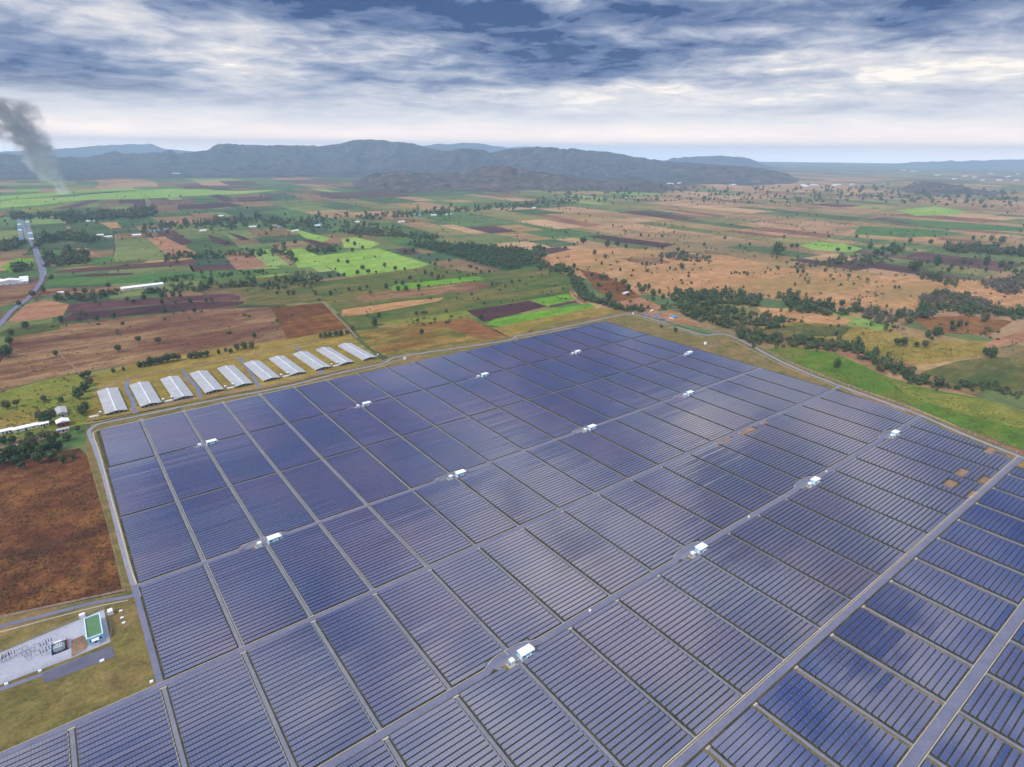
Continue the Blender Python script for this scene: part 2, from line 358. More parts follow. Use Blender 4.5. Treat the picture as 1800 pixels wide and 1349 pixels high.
# cadastral patchwork: rectangles split at random, larger with distance; colour per parcel
def in_poly(p, poly):
    x, y = p; c = False; n = len(poly); j = n-1
    for i in range(n):
        xi, yi = poly[i]; xj, yj = poly[j]
        if (yi > y) != (yj > y) and x < (xj-xi)*(y-yi)/(yj-yi)+xi: c = not c
        j = i
    return c
PAL_GREEN = [((98, 124, 72), 2.6), ((84, 108, 64), 3), ((128, 138, 84), 2), ((150, 174, 102), 1.0), ((140, 116, 84), 2.2), ((96, 66, 66), 1.2), ((176, 134, 104), 0.9), ((76, 98, 66), 2), ((120, 88, 78), 1.2)]
PAL_TAN = [((184, 148, 112), 3), ((168, 140, 98), 2.4), ((146, 138, 90), 2.2), ((116, 128, 80), 1.6), ((150, 108, 86), 1.4), ((104, 76, 72), 0.8), ((196, 160, 124), 1.2), ((100, 118, 76), 1.2), ((150, 176, 96), 0.4)]
PAL_MIX = PAL_GREEN[:3]+PAL_TAN
cells = []
def split(x0, x1, y0, y1):
    cx, cyy = (x0+x1)/2, (y0+y1)/2; d = math.hypot(cx, cyy)
    if d > 11000: return
    w_, h_ = x1-x0, y1-y0
    tgt = 36+0.027*d
    if max(w_/1.0, h_/2.4) < tgt*(0.8+rnd.random()*1.6) or max(w_, h_) < 40:
        cells.append((x0, x1, y0, y1)); return
    f = 0.3+0.4*rnd.random()
    if w_ > h_*(0.25+0.6*rnd.random()): split(x0, x0+w_*f, y0, y1); split(x0+w_*f, x1, y0, y1)
    else: split(x0, x1, y0, y0+h_*f); split(x0, x1, y0+h_*f, y1)
for qx in range(-2, 8):
    for qy in range(-1, 8):
        x0, y0 = qx*1500.0, qy*1500.0
        a = [math.degrees(math.atan2(x, y)) for x in (x0+1, x0+1500) for y in (y0+1, y0+1500)]
        split(x0, x0+1500, y0, y0+1500)
V = []; F = []; colr = []
def shear(x, y): return x+0.07*y+18*math.sin(y*0.004), y-0.05*x+14*math.sin(x*0.0035)
for (x0, x1, y0, y1) in cells:
    cx, cyy = (x0+x1)/2, (y0+y1)/2
    a = math.degrees(math.atan2(cx, cyy))
    if not (-25 < a < 100): continue
    pal = PAL_GREEN if a < 24+10*math.sin(cyy*0.002) else (PAL_TAN if a > 40 else PAL_MIX)
    if math.hypot(cx, cyy) > 4200 and a < 30: pal = PAL_TAN if rnd.random() < 0.6 else PAL_GREEN
    c = rnd.choices([p[0] for p in pal], [p[1] for p in pal])[0]
    j = 1+rnd.uniform(-0.16, 0.16); c = tuple(v*j for v in SS(c, 1.1))
    n = len(V); z = 0.02+0.05*rnd.random()
    for (x, y) in ((x0, y0), (x1, y0), (x1, y1), (x0, y1)):
        sx, sy = shear(x, y); V.append((sx, sy, 0.04))
    F.append((n, n+1, n+2, n+3)); colr.append(c)
def farmland_mat():
    m, nt, b, t = base_mat('patchwork farmland', 0.95, 0.1)
    at = nt.nodes.new('ShaderNodeAttribute'); at.attribute_name = 'parcel'
    pos = nt.nodes.new('ShaderNodeNewGeometry').outputs['Position']
    mp = t.vm('MULTIPLY', pos, (1.0, 2.2, 1.0))
    n1 = t.noise(mp, 0.006, 6, 0.65, 0.8)[0]; n2 = t.noise(pos, 0.09, 4, 0.65)[0]; n3 = t.noise(pos, 0.0016, 3, 0.5)[0]
    col = t.vm('SCALE', at.outputs['Color'], scale=t.m('MULTIPLY', t.mr(n1, 0.32, 0.68, 0.62, 1.36), t.mr(n2, 0.32, 0.68, 0.76, 1.24)))
    col = t.mix(t.mr(n1, 0.55, 0.72, 0, 0.55), col, S(150, 126, 90, K))
    col = t.mix(t.mr(n3, 0.52, 0.66, 0, 0.5), col, S(92, 108, 66, K))
    sp = t.noise(pos, 0.045, 4, 0.7)[0]
    col = t.mix(t.m('MULTIPLY', t.mr(sp, 0.60, 0.66, 0, 0.75), t.mr(n3, 0.42, 0.55, 0.2, 1.0)), col, S(60, 76, 50, K))
    nt.links.new(col, b.inputs['Base Color']); return m
me = np_mesh('farmland', np.array(V), np.array(F), farmland_mat())
ca = me.attributes.new('parcel', 'FLOAT_COLOR', 'FACE'); ca.data.foreach_set('color', np.array([(*c, 1) for c in colr], np.float32).ravel())
tag(link('farmland', me), kind='structure')

# fields traced on the ground
FIELDS = [
 ('redbrown', [(-120,838),(0,812),(60,803),(140,788),(152,800),(190,930),(216,1043),(130,1062),(0,1088),(-160,1120)]),
 ('yellowgreen', [(-60,705),(0,690),(70,672),(145,652),(160,672),(163,700),(150,745),(122,752),(0,775),(-80,790)]),
 ('straw', [(-20,738),(30,722),(75,716),(80,738),(40,752),(-20,768)]),
 ('brown', [(0,640),(22,594),(90,574),(200,561),(350,546),(475,540),(505,598),(380,612),(240,640),(150,655),(60,672),(0,690),(-60,705),(-60,655)]),
 ('orange', [(477,541),(570,532),(612,577),(507,599)]),
 ('burnt', [(103,563),(130,551),(330,531),(432,530),(425,536),(300,549),(110,566)]),
 ('maroon', [(115,551),(125,534),(230,526),(400,517),(422,521),(422,528),(330,530),(130,549)]),
 ('peach', [(12,567),(45,536),(80,528),(122,535),(110,556),(60,563)]),
 ('green', [(76,503),(85,490),(160,487),(400,475),(520,471),(520,480),(350,494),(150,501)]),
 ('burnt', [(120,486),(160,482),(235,480),(235,483),(160,487)]),
 ('maroon', [(92,479),(130,473),(250,464),(343,457),(346,466),(180,476),(100,481)]),
 ('tan', [(92,474),(240,461),(340,453),(343,456),(250,463),(120,473)]),
 ('brown', [(76,508),(225,503),(225,513),(130,519),(60,521)]),
 ('brown', [(-20,515),(30,505),(60,502),(40,528),(0,540),(-30,545)]),
 ('olive', [(-10,590),(20,575),(110,566),(105,580),(20,594)]),
 ('bright', [(497,440),(530,437),(560,450),(640,440),(665,437),(755,465),(735,472),(610,487),(600,482),(575,468),(525,471)]),
 ('bright', [(600,420),(625,417),(668,428),(650,437),(605,436)]),
 ('bright', [(500,403),(525,405),(582,420),(560,428)]),
 ('green', [(650,417),(755,422),(760,428),(700,429)]),
 ('burnt', [(530,423),(545,421),(592,432),(560,434)]),
 ('orchard', [(712,430),(745,426),(800,428),(935,440),(940,455),(905,475),(890,477),(845,465)]),
 ('midgreen', [(520,500),(610,490),(757,468),(850,482),(940,472),(990,480),(1004,520),(930,528),(820,546),(625,580),(575,532),(525,512)]),
 ('olive', [(345,500),(520,482),(575,530),(475,538),(425,536),(440,522),(420,515)]),
 ('lime', [(685,505),(700,500),(840,486),(852,491),(800,498),(690,512)]),
 ('brown', [(620,520),(820,497),(870,500),(840,512),(640,530)]),
 ('tan', [(602,545),(700,531),(782,523),(770,530),(650,552),(600,557)]),
 ('yellowgreen', [(660,568),(820,546),(836,559),(690,572)]),
 ('mixed', [(625,582),(762,566),(800,583),(872,604),(692,634),(650,612)]),
 ('stubble', [(764,566),(825,559),(900,598),(872,604),(802,583)]),
 ('burnt', [(821,547),(930,529),(962,539),(850,566)]),
 ('lime', [(852,571),(872,561),(1035,533),(1048,540),(880,574)]),
 ('lime', [(933,528),(1000,516),(1010,527),(962,538)]),
 ('burnt', [(963,539),(1012,529),(1015,532),(968,541)]),
 ('stubble', [(838,560),(850,568),(862,577),(905,594),(900,598)]),
 ('straw', [(864,577),(1046,541),(1098,547),(1050,555),(950,576),(903,594)]),
 ('midgreen', [(860,480),(960,474),(992,482),(1000,500),(900,500)]),
 ('tan', [(945,452),(1000,440),(1100,436),(1280,450),(1400,474),(1540,484),(1700,492),(1820,500),(1820,550),(1600,545),(1430,537),(1330,522),(1230,513),(1120,520),(1030,490),(965,474)]),
 ('orange', [(1018,474),(1050,480),(1095,498),(1135,530),(1100,540),(1050,512)]),
 ('brown', [(1085,455),(1150,452),(1180,462),(1140,468)]),
 ('peach', [(1075,533),(1125,523),(1165,540),(1150,548),(1110,545)]),
 ('tan', [(1330,540),(1440,548),(1500,562),(1480,575),(1400,580),(1350,565)]),
 ('straw', [(1330,575),(1400,566),(1500,572),(1640,600),(1750,600),(1720,625),(1640,640),(1560,640),(1480,600),(1380,590)]),
 ('olive', [(1335,580),(1420,570),(1500,575),(1480,592),(1390,592)]),
 ('freshgreen', [(1345,614),(1400,610),(1470,622),(1555,662),(1640,686),(1720,700),(1820,730),(1820,800),(1700,757),(1600,714),(1480,672),(1380,632)]),
 ('yellowgreen', [(1560,665),(1640,690),(1740,705),(1820,735),(1820,760),(1700,730),(1600,700)]),
 ('olive', [(1620,655),(1680,636),(1740,628),(1820,632),(1820,690),(1700,684)]),
 ('stubble', [(1600,560),(1700,555),(1780,565),(1740,590),(1640,585)]),
 ('peach', [(1728,604),(1820,575),(1820,596),(1740,616)]),
 ('bright', [(1402,431),(1440,426),(1480,428),(1516,437),(1500,444),(1430,440)]),
 ('tan', [(1556,412),(1580,411),(1655,419),(1645,424)]),
 ('burnt', [(1028,415),(1060,414),(1186,430),(1165,436),(1080,425)]),
 ('bright', [(1575,370),(1640,363),(1700,372),(1680,378),(1610,380)]),
 ('green', [(1560,384),(1700,392),(1800,400),(1800,408),(1650,402)]),
 ('green', [(1510,398),(1640,404),(1700,412),(1600,418),(1500,412)]),
 ('peach', [(258,419),(290,416),(348,446),(310,455),(292,447)]),
 ('burnt', [(292,418),(320,415),(340,426),(320,432)]),
 ('peach', [(133,437),(150,436),(182,453),(160,455)]),
 ('bright', [(20,352),(120,346),(240,335),(300,332),(420,336),(500,334),(420,342),(330,345),(270,349),(150,352),(60,362),(0,366),(0,356)]),
 ('bright', [(0,345),(100,338),(220,331),(260,333),(120,343),(0,352)]),
 ('yellowgreen', [(30,368),(110,360),(140,362),(100,370),(40,375)]),
 ('burnt', [(208,352),(255,351),(258,367),(238,368),(234,358),(210,358)]),
 ('burnt', [(366,344),(385,342),(412,352),(395,355)]),
 ('burnt', [(312,360),(400,357),(430,362),(360,368),(312,368)]),
 ('maroon', [(160,352),(180,351),(130,367),(90,368)]),
 ('green', [(170,390),(190,385),(222,388),(215,391)]),
 ('tan', [(174,392),(205,391),(214,401),(195,402)]),
 ('lime', [(0,470),(30,455),(60,455),(62,472),(20,480)]),
 ('green', [(70,440),(105,440),(110,458),(80,462)]),
 ('green', [(150,455),(195,450),(205,462),(165,466)]),
 ('olive', [(160,465),(260,455),(255,462),(170,472)]),
 ('burnt', [(365,413),(382,418),(415,430),(400,433),(372,425)]),
 ('burnt', [(395,407),(430,417),(440,422),(425,423)]),
]
for k, (mk, pts) in enumerate(FIELDS):
    b_ = MB(); z = 0.10+0.012*k*0+0.004*k
    b_.poly([(*G(x, y), z) for x, y in pts])
    tag(b_.build('field', MAT[mk]), kind='structure')

# hills: ridge lines seen against the sky, given depth, spurs and gullies
from mathutils import noise as mnoise
def hill_mat(name, a, b_, c):
    m, nt, b, t = base_mat(name, 0.95, 0.1)
    g = nt.nodes.new('ShaderNodeNewGeometry'); pos = g.outputs['Position']
    n1 = t.noise(pos, 0.005, 6, 0.68, 0.8)[0]; n2 = t.noise(pos, 0.018, 6, 0.7, 0.5)[0]
    col = t.mix(t.mr(n1, 0.42, 0.58), a, b_); col = t.mix(t.mr(n2, 0.5, 0.60, 0, 0.8), col, c)
    nt.links.new(col, b.inputs['Base Color']); return m
HM1 = hill_mat('wooded hills', (0.010, 0.022, 0.024), (0.048, 0.052, 0.048), (0.16, 0.125, 0.11))
HM2 = hill_mat('dry scrub hills', (0.022, 0.026, 0.024), (0.078, 0.056, 0.048), (0.18, 0.13, 0.10))
def ridge(name, prof, d_foot, d_crest, d_back, mat, step=4, nr=26, seed=0, spur=0.62, wl=420.0):
    xs = np.arange(prof[0][0], prof[-1][0]+0.1, step); ys = np.interp(xs, [p[0] for p in prof], [p[1] for p in prof])
    V = []; nc = len(xs)
    for q, (x, y) in enumerate(zip(xs, ys)):
        y += 2.2*(mnoise.noise((x*0.05, seed, 0)))+1.4*mnoise.noise((x*0.17, seed, 3))+0.8*mnoise.noise((x*0.5, seed, 9))
        d = px_dir(x, y); hd = np.array([d[0], d[1]]); n_ = np.linalg.norm(hd); slope = d[2]/n_; hd /= n_
        endf = min(1.0, q/8.0, (nc-1-q)/8.0)
        dc = d_crest*(1+0.10*mnoise.noise((x*0.006, seed, 7))); df = d_foot*(1+0.10*mnoise.noise((x*0.012, seed, 5)))
        hc = max(2.0, H+slope*dc)
        for r in range(nr):
            t = r/(nr-1)
            if t <= 0.72:
                u = t/0.72; D = df+(dc-df)*u; s_ = u**1.35*(0.55+0.45*u)
                P = hd*D
                aq = math.atan2(P[0], P[1])*dc
                rg = 1-abs(mnoise.noise((aq/wl, D/(wl*2.6), seed)))*1.9
                rg2 = mnoise.noise((P[0]/wl*3.1, P[1]/wl*3.1, seed+4))
                k = (1-u**3)*min(1, u*4)
                rg3 = 1-abs(mnoise.noise((aq/wl*2.4+9, D/wl*1.1, seed+2)))*1.9
                z = hc*s_*(1-spur*k*((1-rg)*1.3+(1-rg3)*0.55))+hc*0.06*rg2*k
            else:
                u = (t-0.72)/0.28; D = dc+(d_back-dc)*u; P = hd*D; z = hc*(1-u)**1.2
            V.append((P[0], P[1], max(z, -2.0)*endf - (1-endf)*2.0 - (2.0 if r in (0, nr-1) else 0)))
    F = [(a*nr+r, (a+1)*nr+r, (a+1)*nr+r+1, a*nr+r+1) for a in range(nc-1) for r in range(nr-1)]
    return tag(link(name, np_mesh(name, np.array(V), np.array(F), mat, True)), kind='structure')
def fd(x, y): return float(np.linalg.norm(G(x, y)))
ridge('hills', [(-160,262),(-60,264),(0,267),(40,265),(110,262),(150,258),(200,255),(262,253),(290,262),(345,267),(420,268)], 14500, 17500, 20500, HM1, seed=2)
ridge('hills', [(690,262),(720,258),(750,255),(800,253),(830,251),(870,257),(905,260),(930,257),(960,262),(1000,266)], 12500, 15500, 18500, HM1, seed=3)
ridge('hills', [(1150,284),(1170,278),(1220,276),(1262,274),(1300,276),(1318,279),(1335,287),(1350,291),(1385,296)], 10500, 12500, 14000, HM1, seed=4)
ridge('hills', [(1560,287),(1640,284),(1700,283),(1760,281),(1800,280),(1900,281),(1960,284)], 18500, 20500, 22500, HM1, seed=5)
ridge('hills', [(-200,270),(-80,268),(0,270),(60,273),(100,275),(150,277),(190,269),(203,265),(216,270),(285,268),(300,262),(312,270),(365,264),(378,254),(410,252),(420,254),(480,255),(522,255),(560,257),(598,252),(625,245),(662,245),(682,247),(722,251),(745,258),(775,264),(820,268),(880,276),(960,290)], fd(400,314), 8400, 10500, HM1, seed=6, nr=48, wl=560, step=3)
ridge('hills', [(700,286),(760,276),(800,262),(830,260),(862,268),(890,262),(945,258),(1000,261),(1050,265),(1090,270),(1122,277),(1180,284),(1250,289),(1330,294),(1385,304)], fd(1000,320), 7300, 8900, HM1, seed=7, nr=48, wl=480, step=3)
ridge('hills', [(1150,302),(1200,294),(1260,291),(1320,295),(1370,301),(1410,310)], fd(1280,322), 6600, 7400, HM2, seed=12, nr=36, wl=300, step=3)
ridge('hills', [(610,326),(640,312),(660,304),(700,300),(740,304),(770,307),(820,300),(850,292),(880,291),(902,295),(930,299),(962,304),(1000,309),(1040,316),(1062,318),(1100,311),(1142,318),(1190,326)], fd(900,336), 4700, 5300, HM2, seed=8, nr=36, wl=230, spur=0.5, step=3)
ridge('hills', [(1575,338),(1590,326),(1606,319),(1625,318),(1660,322),(1702,330),(1742,337),(1775,343)], fd(1660,343), 5150, 5500, HM2, seed=9, wl=200)
ridge('hills', [(640,330),(700,318),(760,322),(820,328),(880,331)], fd(760,338), 4050, 4300, HM2, seed=10, wl=200)

# ------------------------------------------------------------------ solar farm: grounds, roads, kerbs
def strip_mesh(b_, pts, width, z, off=0.0):
    """ribbon along a ground polyline, rounded joints"""
    P = [np.array(p, float) for p in pts]
    L = []; Rr = []
    for i, p in enumerate(P):
        a = P[max(i-1, 0)]; c = P[min(i+1, len(P)-1)]; t = c-a; t /= np.linalg.norm(t); n = np.array([-t[1], t[0]])
        L.append(p+n*(off+width/2)); Rr.append(p+n*(off-width/2))
    for i in range(len(P)-1):
        b_.poly([(*Rr[i], z), (*Rr[i+1], z), (*L[i+1], z), (*L[i], z)])
    return b_
def smooth(pts, n=4):
    P = [np.array(p, float) for p in pts]; out_ = []
    for i in range(len(P)-1):
        p0, p1, p2, p3 = P[max(i-1, 0)], P[i], P[i+1], P[min(i+2, len(P)-1)]
        for k in range(n):
            t = k/n; out_.append(0.5*((2*p1)+(-p0+p2)*t+(2*p0-5*p1+4*p2-p3)*t*t+(-p0+3*p1-3*p2+p3)*t**3))
    out_.append(P[-1]); return out_
def road(name, pts, width, mat, z, off=0.0, sm=4, kind='structure'):
    b_ = MB(); strip_mesh(b_, smooth(pts, sm) if sm else pts, width, z, off); return tag(b_.build(name, mat), kind=kind)
def gp(*pts): return [G(x, y) for x, y in pts]

W_ROAD = gp((243,1052),(236,1030),(222,985),(205,920),(190,862),(178,820),(166,786),(157,763),(162,753),(184,744),(240,733),(320,716),(400,700),(500,681),(600,656),(672,640),(688,631),(705,627),(760,619),(830,609),(896,598),(908,591),(925,589),(1000,574),(1060,561),(1100,552))
E_ROAD = gp((1100,552),(1130,557),(1200,579),(1238,590),(1268,588),(1300,598),(1380,640),(1480,681),(1600,724),(1700,767),(1795,805),(1850,828))
# whole compound
comp = gp((150,752),(245,728),(500,675),(672,634),(705,621),(900,592),(925,583),(1100,547),(1135,551),(1245,584),(1275,583),(1305,593),(1382,634),(1482,675),(1602,718),(1702,760),(1900,845))+[np.array((560, -80)), np.array((-160, -80)), np.array((-160, 250))]+gp((0,1087),(130,1061),(216,1043),(190,930),(152,800))
b_ = MB().poly([(*p, 0.42) for p in comp]); tag(b_.build('ground', MAT['farmgrass']), kind='structure')
def patch(mk, pts, z, name='grass_verge'):
    b_ = MB().poly([(*p, z) for p in pts]); return tag(b_.build(name, MAT[mk]), kind='structure')
patch('farmgrass', gp((1078,566),(1100,556),(1130,560),(1200,582),(1238,594),(1268,592),(1262,598),(1235,612)), 0.45)
patch('farmgrass', gp((1248,612),(1278,600),(1300,604),(1380,646),(1476,680),(1470,684),(1460,687)), 0.45)
patch('farmgrass', gp((165,768),(172,757),(240,742),(252,739),(170,762),(240,1028),(232,1028),(205,930)), 0.45)
patch('farmgrass', gp((250,738),(500,684),(672,644),(700,634),(900,601),(925,594),(1060,566),(1068,565),(1000,582),(700,646),(500,690),(250,742)), 0.45)
patch('farmgrass', gp((0,1110),(90,1090),(180,1069),(236,1057),(254,1110),(270,1170),(279,1203),(200,1243),(120,1280),(0,1336),(-120,1392),(-160,1150)), 0.45)
patch('farmgrass', gp((1795,835),(1840,800),(1900,850),(1900,905),(1830,870)), 0.45)
patch('dirt', gp((1488,684),(1520,692),(1600,722),(1580,722),(1500,694)), 0.47, 'bare_ground')

GX = 33.2
def XJ(j): return GX*j+0.2
YA = {i: 569.5-79.83*i for i in range(7)}; YA[7] = 36.5; YA[8] = -45.0
def east(Y): return float(np.interp(Y, [-60, 40, 91.4, 131.3, 179.9, 249.8, 322.6], [545, 562, 575.8, 586.9, 601.4, 615.5, 640]))
for (xa_, xb_, ya_, yb_) in ((0.5, 600, 251, 569.5), (-110, 0, 0, 0)):
    if yb_: b_ = MB().poly([(xa_, ya_, 0.475), (xb_, ya_, 0.475), (xb_, yb_, 0.475), (xa_, yb_, 0.475)]); tag(b_.build('panel_ground', MAT['shadedsoil']), kind='structure')
b_ = MB().poly([(x, y, 0.475) for x, y in ((-150, 250), (-150, -60), (525, -60), (548, 40), (553, 89), (578, 131), (592, 180), (603, 248.5))]); tag(b_.build('panel_ground', MAT['shadedsoil']), kind='structure')
road('road', W_ROAD, 3.0, MAT['perim'], 0.50)
road('road', E_ROAD, 3.8, MAT['perim'], 0.504)
road('concrete_drain', gp((240,1028),(230,1000),(214,940),(196,878),(184,830),(172,788),(165,768),(172,758),(245,741),(420,703),(560,672),(668,646),(690,637),(706,633)), 0.9, MAT['kerb'], 0.56)
road('concrete_drain', gp((905,600),(912,594),(928,593),(1000,579),(1050,569)), 0.9, MAT['kerb'], 0.56)
road('concrete_drain', gp((1102,555),(1130,561),(1200,583),(1238,594)), 0.8, MAT['kerb'], 0.56)
road('concrete_drain', gp((1295,603),(1380,645),(1476,684)), 0.8, MAT['kerb'], 0.56)
road('concrete_drain', gp((1490,683),(1545,705),(1590,723)), 0.8, MAT['kerb'], 0.57)
road('concrete_drain', gp((1653,748),(1700,768),(1796,805)), 0.9, MAT['kerb'], 0.57)
# south-west branch to the substation
road('road', gp((243,1042),(228,1050),(195,1056),(150,1065),(80,1083),(0,1103),(-120,1133)), 2.6, MAT['asphalt'], 0.508)
road('concrete_drain', gp((225,1057),(180,1066),(120,1081),(0,1113),(-120,1142)), 0.8, MAT['kerb'], 0.56)
road('dirt_verge', gp((222,1038),(130,1058),(0,1086),(-120,1112)), 1.6, MAT['dirt'], 0.48)
# B0 west road below the junction
road('road', [(XJ(0)-1.0, 332), (XJ(0)-0.8, 252)], 2.6, MAT['asphalt'], 0.512, sm=0)
# cross roads along the rows (with the bypass round each inverter station)
STATIONS = [(1, 2, 0), (1, 6, 0), (1, 10, 0), (1, 14, 0), (2, 17, 5.0), (3, 2, 0), (3, 6, 0), (3, 10, 0), (3, 14, 0), (5, 4, 0), (5, 8, 0), (5, 12, 0), (5, 16, 0)]
HALF = {0: 0.6, 1: 1.1, 2: 1.1, 3: 2.0, 4: 2.1, 5: 2.5, 6: 2.7, 7: 3.0, 8: 2.5}
RW = {1: 1.0, 2: 0.9, 3: 2.7, 4: 2.8, 5: 3.5, 6: 3.2, 7: 4.2}
def a_end(i): return {1: 600, 2: 641, 3: 600}.get(i, east(YA[i])-2)
def a_start(i): return {1: -4, 2: -2, 3: -1, 4: -100, 5: -60, 6: 60, 7: 120}[i]
for i in range(1, 8):
    xs = a_start(i); pts = [(xs, YA[i])]
    for (si, sj, dx) in STATIONS:
        if si == i:
            x0 = XJ(sj)+dx; k = 3.3 if i >= 3 else 1.6
            pts += [(x0-15, YA[i]), (x0-9, YA[i]+k*0.8), (x0-5, YA[i]+k), (x0+7, YA[i]+k), (x0+12, YA[i]+k*0.3), (x0+15, YA[i])]
    pts.append((a_end(i), YA[i]))
    road('road', pts, RW[i], MAT['asphalt'] if i >= 3 else MAT['track'], 0.516+0.002*i, sm=0)
    if i >= 3:
        road('kerb', [(p[0], p[1]+RW[i]/2+0.25) for p in pts], 0.36, MAT['kerb'], 0.59, sm=0)
    if i == 6: road('concrete_drain', [(xs, YA[i]+2.7), (a_end(i), YA[i]+2.7)], 0.6, MAT['kerb'], 0.60, sm=0)
    if i == 7:
        road('kerb', [(xs, YA[i]-2.5), (a_end(i), YA[i]-2.5)], 0.45, MAT['kerb'], 0.60, sm=0)
# lanes between the blocks
for s_i in range(0, 8):
    y1 = YA[s_i]-HALF[s_i]+0.4; y0 = YA[s_i+1]+HALF[s_i+1]-0.4
    if s_i == 0: y1 = 576
    for j in range(-3, 19):
        x = XJ(j)
        if s_i <= 3 and (j < 1 or j > 17): continue
        if s_i in (4, 5) and x > east(y0)-12: continue
        if s_i in (6, 7) and (x > 545 or j < 3): continue
        wide = s_i >= 6; lw = (1.7 if j <= 4 else (1.3 if j <= 8 else 0.7)) if not wide else 1.7
        mk = 'track'
        road('lane', [(x+(0.6 if wide else 0), y0), (x+(0.6 if wide else 0), y1)], lw, MAT[mk], 0.524, sm=0)
        if wide:
            road('grass_verge', [(x-1.2, y0), (x-1.2, y1)], 1.5, MAT['farmgrass'], 0.53, sm=0)
        elif j <= 4:
            road('concrete_drain', [(x+(1.35 if s_i < 4 else -1.35), y0), (x+(1.35 if s_i < 4 else -1.35), y1)], 0.35, MAT['kerb'], 0.57, sm=0)
        elif j in (16,):
            road('grass_verge', [(x-1.3, y0), (x-1.3, y1)], 1.0, MAT['straw'], 0.53, sm=0)
# lane mouths: small pale slabs where the lanes meet the wide roads
for i in (4, 5, 6):
    for j in range(-1, 18):
        if XJ(j) > east(YA[i])-20: continue
        b_ = MB().box(-1.3, 1.3, -0.45, 0.45, 0.0, 0.14)
        b_.build('lane_kerb', MAT['kerb'], None, (XJ(j)+(0.6 if i == 6 else 0), YA[i]-HALF[i]-0.2, 0.55))['kind'] = 'structure'

# ------------------------------------------------------------------ solar panel rows
TILT = math.radians(12); PW = 1.74; PITCH_ROW = 2.72; FRONT = 0.55
def PWS(s_i): return {4: 1.82, 5: 1.92, 6: 2.12, 7: 2.12}.get(s_i, PW)
CUTS = []                                              # (x0,x1,y0,y1) where rows are left out
for (i, j, dx) in STATIONS:
    x0 = XJ(j)+dx; y = YA[i]; big = i >= 3
    CUTS.append((x0-7.5, x0+11.5, y-(5.4 if big else 4.6), y))
    if big: CUTS.append((x0-13, x0+12.5, y, y+5.3))
for (x, y) in ((507.1, 109.6), (480.8, 108.5), (476.6, 92.5), (507.4, 95), (566, 108.9)):
    CUTS.append((x-7, x+7, y-3.0, y+3.0))
CUTS += [(398, 420, 246, 250.2), (430, 452, 244, 250), (463, 474, 246, 250)]
for (c0, c1, d0, d1) in CUTS[-8:]: patch('dirt', [(c0, d0), (c1, d0), (c1, d1), (c0, d1)], 0.485, 'bare_ground')
rows = []                                              # (strip, block, order from the top, xa, xb, y)
for s_i in range(0, 8):
    yt = YA[s_i]-HALF[s_i]; yb = YA[s_i+1]+HALF[s_i+1]
    n = int(round((yt-yb)/PITCH_ROW)); pit = (yt-yb)/n
    for j in range(-4, 18):
        if s_i <= 3 and j < 0: continue
        if s_i >= 6 and j < 3: continue
        gx = 2.2 if s_i >= 6 else (1.55 if j <= 6 else 1.3)
        for r in range(n):
            y = yt-pit*(r+0.5); xa, xb = XJ(j)+gx, XJ(j+1)-gx
            if s_i == 0 and j == 0: xa += 1.5
            if s_i <= 3: xb = min(xb, 600)
            else: xb = min(xb, math.floor((east(y)-8)/3)*3.0)
            if s_i == 6: xb = min(xb, 548)
            if s_i == 4 and j < -1 and False: continue
            segs = [(xa, xb)]
            for (c0, c1, d0, d1) in CUTS:
                if d0 < y < d1:
                    ns = []
                    for (a, b2) in segs:
                        if c1 <= a or c0 >= b2: ns.append((a, b2))
                        else:
                            if c0 > a: ns.append((a, c0))
                            if c1 < b2: ns.append((c1, b2))
                    segs = ns
            for (a, b2) in segs:
                if b2-a < 2.5: continue
                # keep what stands inside the picture plus a margin
                p1 = PX(a, y); p2 = PX(b2, y)
                q = np.array([a, y, -H])@FW
                if q < 40: continue
                if max(p1[0], p2[0]) < -220 or min(p1[0], p2[0]) > 2050 or min(p1[1], p2[1]) > 1560: continue
                rows.append([s_i, j, r, a, b2, y])
def row_area(rw):
    s_i, j, r, a, b2, y = rw
    p = [PX(a, y-0.87, 0.55), PX(b2, y-0.87, 0.55), PX(b2, y+0.87, 1.0), PX(a, y+0.87, 1.0)]
    cxm = sum(min(max(q[0], 0), 1800) for q in p)/4; ok = sum(1 for t in np.linspace(0, 1, 9) if 0 <= PX(a+(b2-a)*t, y)[0] <= 1800 and 0 <= PX(a+(b2-a)*t, y)[1] <= 1349)/9
    A = 0.5*abs(sum(p[k][0]*p[(k+1) % 4][1]-p[(k+1) % 4][0]*p[k][1] for k in range(4)))
    return A*ok
areas = np.array([row_area(r) for r in rows]); order = np.argsort(-areas)
near = [k for k in order[:300] if areas[k] > 0]
nearset = set(near)
ct, st = math.cos(TILT), math.sin(TILT)
def panel_corners(L, PW=PW):
    hw = PW/2*ct; z0, z1 = FRONT, FRONT+PW*st
    return [(-L/2, -hw, z0), (L/2, -hw, z0), (L/2, hw, z1), (-L/2, hw, z1)]
THK = 0.06
def bank_mesh(L, mat, PW=PW):
    c = panel_corners(L, PW); v = [(x, y, z) for x, y, z in c]+[(x, y+0.01, z-THK) for x, y, z in c]
    f = [(0, 1, 2, 3), (7, 6, 5, 4), (0, 4, 5, 1), (1, 5, 6, 2), (2, 6, 7, 3), (3, 7, 4, 0)]
    me = bpy.data.meshes.new('module_bank'); me.from_pydata(v, [], f); me.materials.append(mat); me.materials.append(MAT['under'])
    me.polygons.foreach_set('material_index', [0, 1, 1, 1, 1, 1])
    uv = me.uv_layers.new(name='UVMap'); uvs = [(0, 0), (L, 0), (L, PW), (0, PW)]
    for k in range(4): uv.data[k].uv = uvs[k]
    return me
